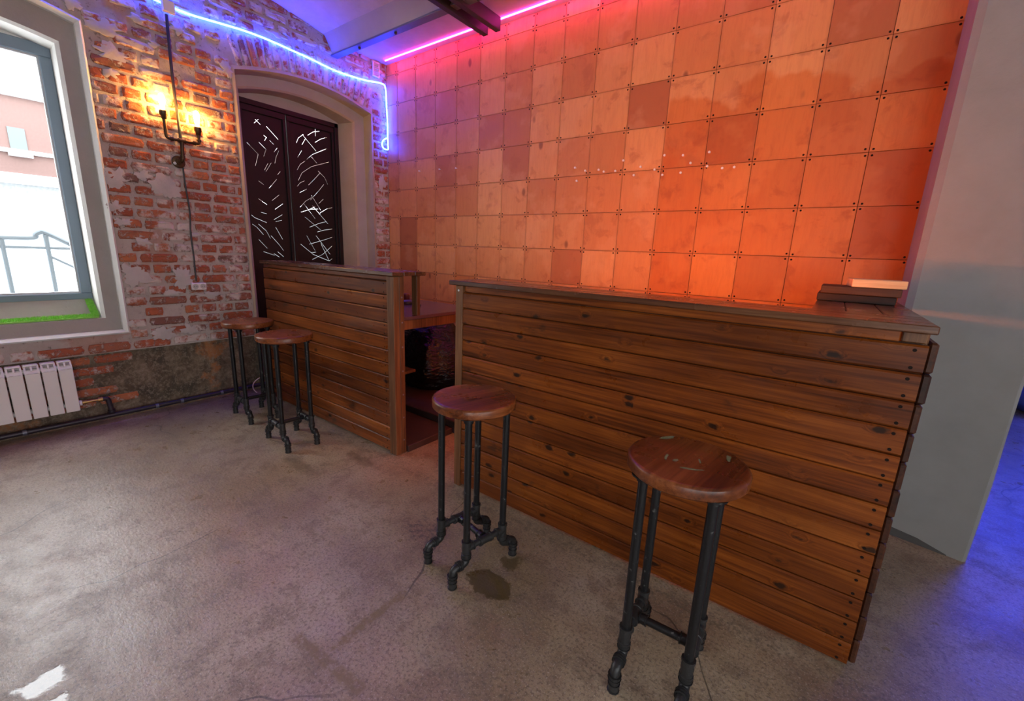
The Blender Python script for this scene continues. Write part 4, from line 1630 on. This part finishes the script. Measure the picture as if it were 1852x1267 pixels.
m.tube([(.058, RY + .002, .195), (.058, RY + .018, .195)], .02, 8)
m.build('end_plug', WHITEM, rd, True)

ZP = px(300, 730, X=.055).z
hp = thing('heating_pipe', (.05, -2.0, .0), 'dark heating pipe along the foot of the brick wall', 'pipe')
m = MB()
m.tube([(.055, -6.9, ZP + .006), (.055, -4.5, ZP), (.055, -2.7, ZP), (.055, -.28, ZP + .004), (.055, -.05, ZP + .004)], .0175, 12)
m.build('pipe', PIPEM, hp, True)
m = MB()
yv = -2.705
m.tube([(.058, yv - .03, .195)] + arc_pts((.058, yv - .03, .195), (.058, yv, .195), (.055, yv + .01, ZP), .02) + [(.055, yv + .011, ZP + .021)], .0165, 12)
collar(m, (.055, yv + .009, ZP + .042), (.055, yv + .011, ZP + .024), .021)
m.build('branch_elbow', PIPEM, rd, True)
m = MB()
m.tube([(.058, RY + .018, .195), (.058, yv - .03, .195)], .010, 10)
collar(m, (.058, RY + .020, .195), (.058, RY + .045, .195), .015)
collar(m, (.058, yv - .055, .195), (.058, yv - .03, .195), .017)
m.build('valve', BRASS, rd, True)
for yy in (-3.15, -2.42, -2.25, -1.95, -1.75):
    m = MB()
    collar(m, (.055, yy - .01, ZP), (.055, yy + .01, ZP), .0195)
    m.build('pipe_clip', STEEL, hp, True)

# pale cord looping by the first stool
wire('loose_cord', [px(*q, X=.10) for q in [(488, 676), (478, 679), (466, 685), (458, 694), (459, 704), (468, 711), (476, 710)]], .0045, CORDW,
     'pale looped cord hanging behind the stool nearest the brick wall', 'cord')

# ------------------------------------------------------------------ turf on the sill
tf = thing('turf_mat', (-.1, -3.2, .797), 'strip of bright green artificial turf on the window sill', 'turf')
m = MB()
yA, yB = -3.74, -2.655
m.cbox((-.150, yA, .795), (-.060, yB, .806), .002)
m.add([(-.070, yB - .035, .808), (-.070, yB, .808), (-.235, yB + .006, .912), (-.235, yB - .03, .912), (-.070, yB - .035, .798), (-.070, yB, .798), (-.235, yB + .006, .902), (-.235, yB - .03, .902)],
      [(0, 1, 2, 3), (7, 6, 5, 4), (0, 4, 5, 1), (1, 5, 6, 2), (2, 6, 7, 3), (3, 7, 4, 0)])
m.build('mat', TURF, tf)
m = MB()
r = random.Random(3)
for k in range(7000):
    if k < 5600:
        x, y, z = r.uniform(-.150, -.058), r.uniform(yA, yB), .805
    else:
        t = r.random()
        x, y, z = -.07 - .165 * t, yB - .035 + r.random() * .038, .806 + .104 * t
    h = r.uniform(.012, .026)
    dx, dy = r.uniform(-.009, .012), r.uniform(-.009, .009)
    a = r.uniform(0, math.pi)
    wx, wy = math.cos(a) * .0016, math.sin(a) * .0016
    m.add([(x - wx, y - wy, z), (x + wx, y + wy, z), (x + dx, y + dy, z + h)], [(0, 1, 2)])
g = m.build('grass_blades', TURF, tf)
g['kind'] = 'stuff'

# ------------------------------------------------------------------ outside the window
m = MB()
vs, fs = [], []
nx, ny = 30, 40
for i in range(nx + 1):
    for j in range(ny + 1):
        x, y = -.56 - 39.4 * (i / nx) ** 1.6, -32 + 70 * j / ny
        vs.append((x, y, -.45 + .25 * noise.noise(Vector((x * .25, y * .25, 0)))))
for i in range(nx):
    for j in range(ny):
        a = i * (ny + 1) + j
        fs.append((a, a + ny + 1, a + ny + 2, a + 1))
m.add(vs, fs)
sg = m.build('ground_snow', SNOW, None, True)
struct(sg, 'snow covered yard outside')

XF = -18.0
bd = thing('brick_building', (XF - 2, 4, -.4), 'pale brick building across the snowy yard', 'building')
m = MB()
m.box((XF - 6, -25, -.5), (XF, 30, px(60, 182, X=XF).z))
m.build('facade', XBRICK, bd)
m = MB()
zt = px(60, 182, X=XF).z
m.box((XF - 6.2, -25.2, zt), (XF + .15, 30.2, zt + .35))
m.build('roof_edge', XTRIM, bd)
for q in (275, 318):
    z = px(40, q, X=XF).z
    m = MB()
    m.box((XF, -25, z - .06), (XF + .12, 30, z + .06))
    m.build('string_course', XTRIM, bd)
w0, w1 = px(11, 228, X=XF), px(52, 278, X=XF)
for k in range(-3, 6):
    y0, y1 = w0.y + k * 3.4, w1.y + k * 3.4
    m = MB()
    m.box((XF - .02, y0, w1.z), (XF + .03, y1, w0.z))
    wf = m.build('window', XGLASS, bd)
    m = MB()
    m.box((XF, y0 - .08, w1.z - .14), (XF + .16, y1 + .08, w1.z))
    m.build('sill', XTRIM, wf)
ga = thing('garden_wall', (-13, 4, -.4), 'grey snow capped outbuilding below the brick building', 'outbuilding')
z = px(60, 335, X=-13).z
m = MB()
m.box((-14, -20, -.5), (-13, 26, z))
m.build('wall', XGREY, ga)
m = MB()
m.box((-14.1, -20, z), (-12.9, 26, z + .25))
m.build('snow_cap', SNOW, ga)


def snow_car(u, v, X, L, label):
    c = px(u, v, X=X)
    g = thing('snowy_car', (X, c.y, -.4), label, 'car')
    bmm = bmesh.new()
    bmesh.ops.create_icosphere(bmm, subdivisions=3, radius=1)
    for q in bmm.verts:
        p = q.co
        k = lambda t: math.copysign(abs(t) ** .5, t)
        q.co = Vector((k(p.x) * .95, k(p.y) * L * (1 if p.z < .15 else .72), .95 + k(p.z) * .62 + .04 * noise.noise(p * 3)))
    me = bpy.data.meshes.new('snow_cover')
    bmm.to_mesh(me)
    bmm.free()
    me.materials.append(SNOW)
    me.polygons.foreach_set('use_smooth', [True] * len(me.polygons))
    link('snow_cover', me, g)
    m = MB()
    m.cbox((-.9, -L * .95, .25), (.9, L * .95, .75), .1)
    o = m.build('car_body', plain('grey_car_paint', (.25, .3, .34), .3))
    o.parent = g
    for sx in (-.85, .85):
        for sy in (-.6, .6):
            m = MB()
            m.lathe([(.26, -.1), (.29, -.07), (.29, .07), (.26, .1)], (sx, sy * L, .16), 16, axis=0)
            o = m.build('wheel', BLACKP)
            o.parent = g


snow_car(105, 395, -8.5, 1.9, 'snow covered car parked in the yard behind the railing')

rl = thing('yard_railing', (-2.6, -2.9, -.4), 'metal railing with a sloping handrail outside the window', 'railing')
XR = -2.6
zg = -.5
m = MB()
m.tube(smooth_line([px(*q, X=XR) for q in [(-120, 424), (0, 429), (60, 430), (64, 424), (72, 420), (82, 421), (132, 444), (200, 476)]], 4), .022, 8)
m.build('handrail', RAILM, rl, True)
m = MB()
m.tube([px(*q, X=XR) for q in [(-120, 440), (0, 446), (82, 448), (140, 450)]], .016, 8)
m.build('middle_rail', RAILM, rl, True)
m = MB()
m.tube([px(*q, X=XR) for q in [(88, 462), (140, 486), (200, 515)]], .014, 8)
m.build('lower_rail', RAILM, rl, True)
for u0, v0 in ((82, 424), (2, 432), (-90, 428)):
    a = px(u0, v0, X=XR)
    m = MB()
    m.tube([a, (a.x, a.y, zg)], .020, 8)
    m.build('rail_post', RAILM, rl, True)

# ------------------------------------------------------------------ the blue-lit room beyond
bp = px(1844, 752, Z=0)
bm = bmesh.new()
bmesh.ops.create_icosphere(bm, subdivisions=4, radius=1)
for v in bm.verts:
    p = v.co.copy()
    w = 1 - .45 * max(0, p.z)
    v.co = Vector((p.x * .45 * w, p.y * .45 * w, p.z * (.42 if p.z > 0 else .26)))
    v.co.z = max(v.co.z, -.2)
    d = .03 * noise.noise(p * 2.5) + .02 * abs(noise.noise(p * 6))
    v.co += Vector((p.x * d, p.y * d, p.z * d if p.z > -.4 else 0))
zmin = min(v.co.z for v in bm.verts)
for v in bm.verts:
    v.co.z -= zmin
me = bpy.data.meshes.new('bean_bag')
bm.to_mesh(me)
bm.free()
me.materials.append(BEANM)
me.polygons.foreach_set('use_smooth', [True] * len(me.polygons))
bb = bpy.data.objects.new('bean_bag', me)
bb.location = (bp.x + .36, bp.y + .28, 0)
col.objects.link(bb)
tag(bb, 'slumped dark vinyl bean bag in the blue-lit room beyond the concrete wall', 'bean bag')
m = MB()
m.cbox((5.5, Y1 - .03, 2.25), (8.2, Y1 - .005, 2.285), .003)
tag(m.build('blue_light_tube', BLUEL), 'deep blue light tube on the far wall of the room beyond', 'light tube')
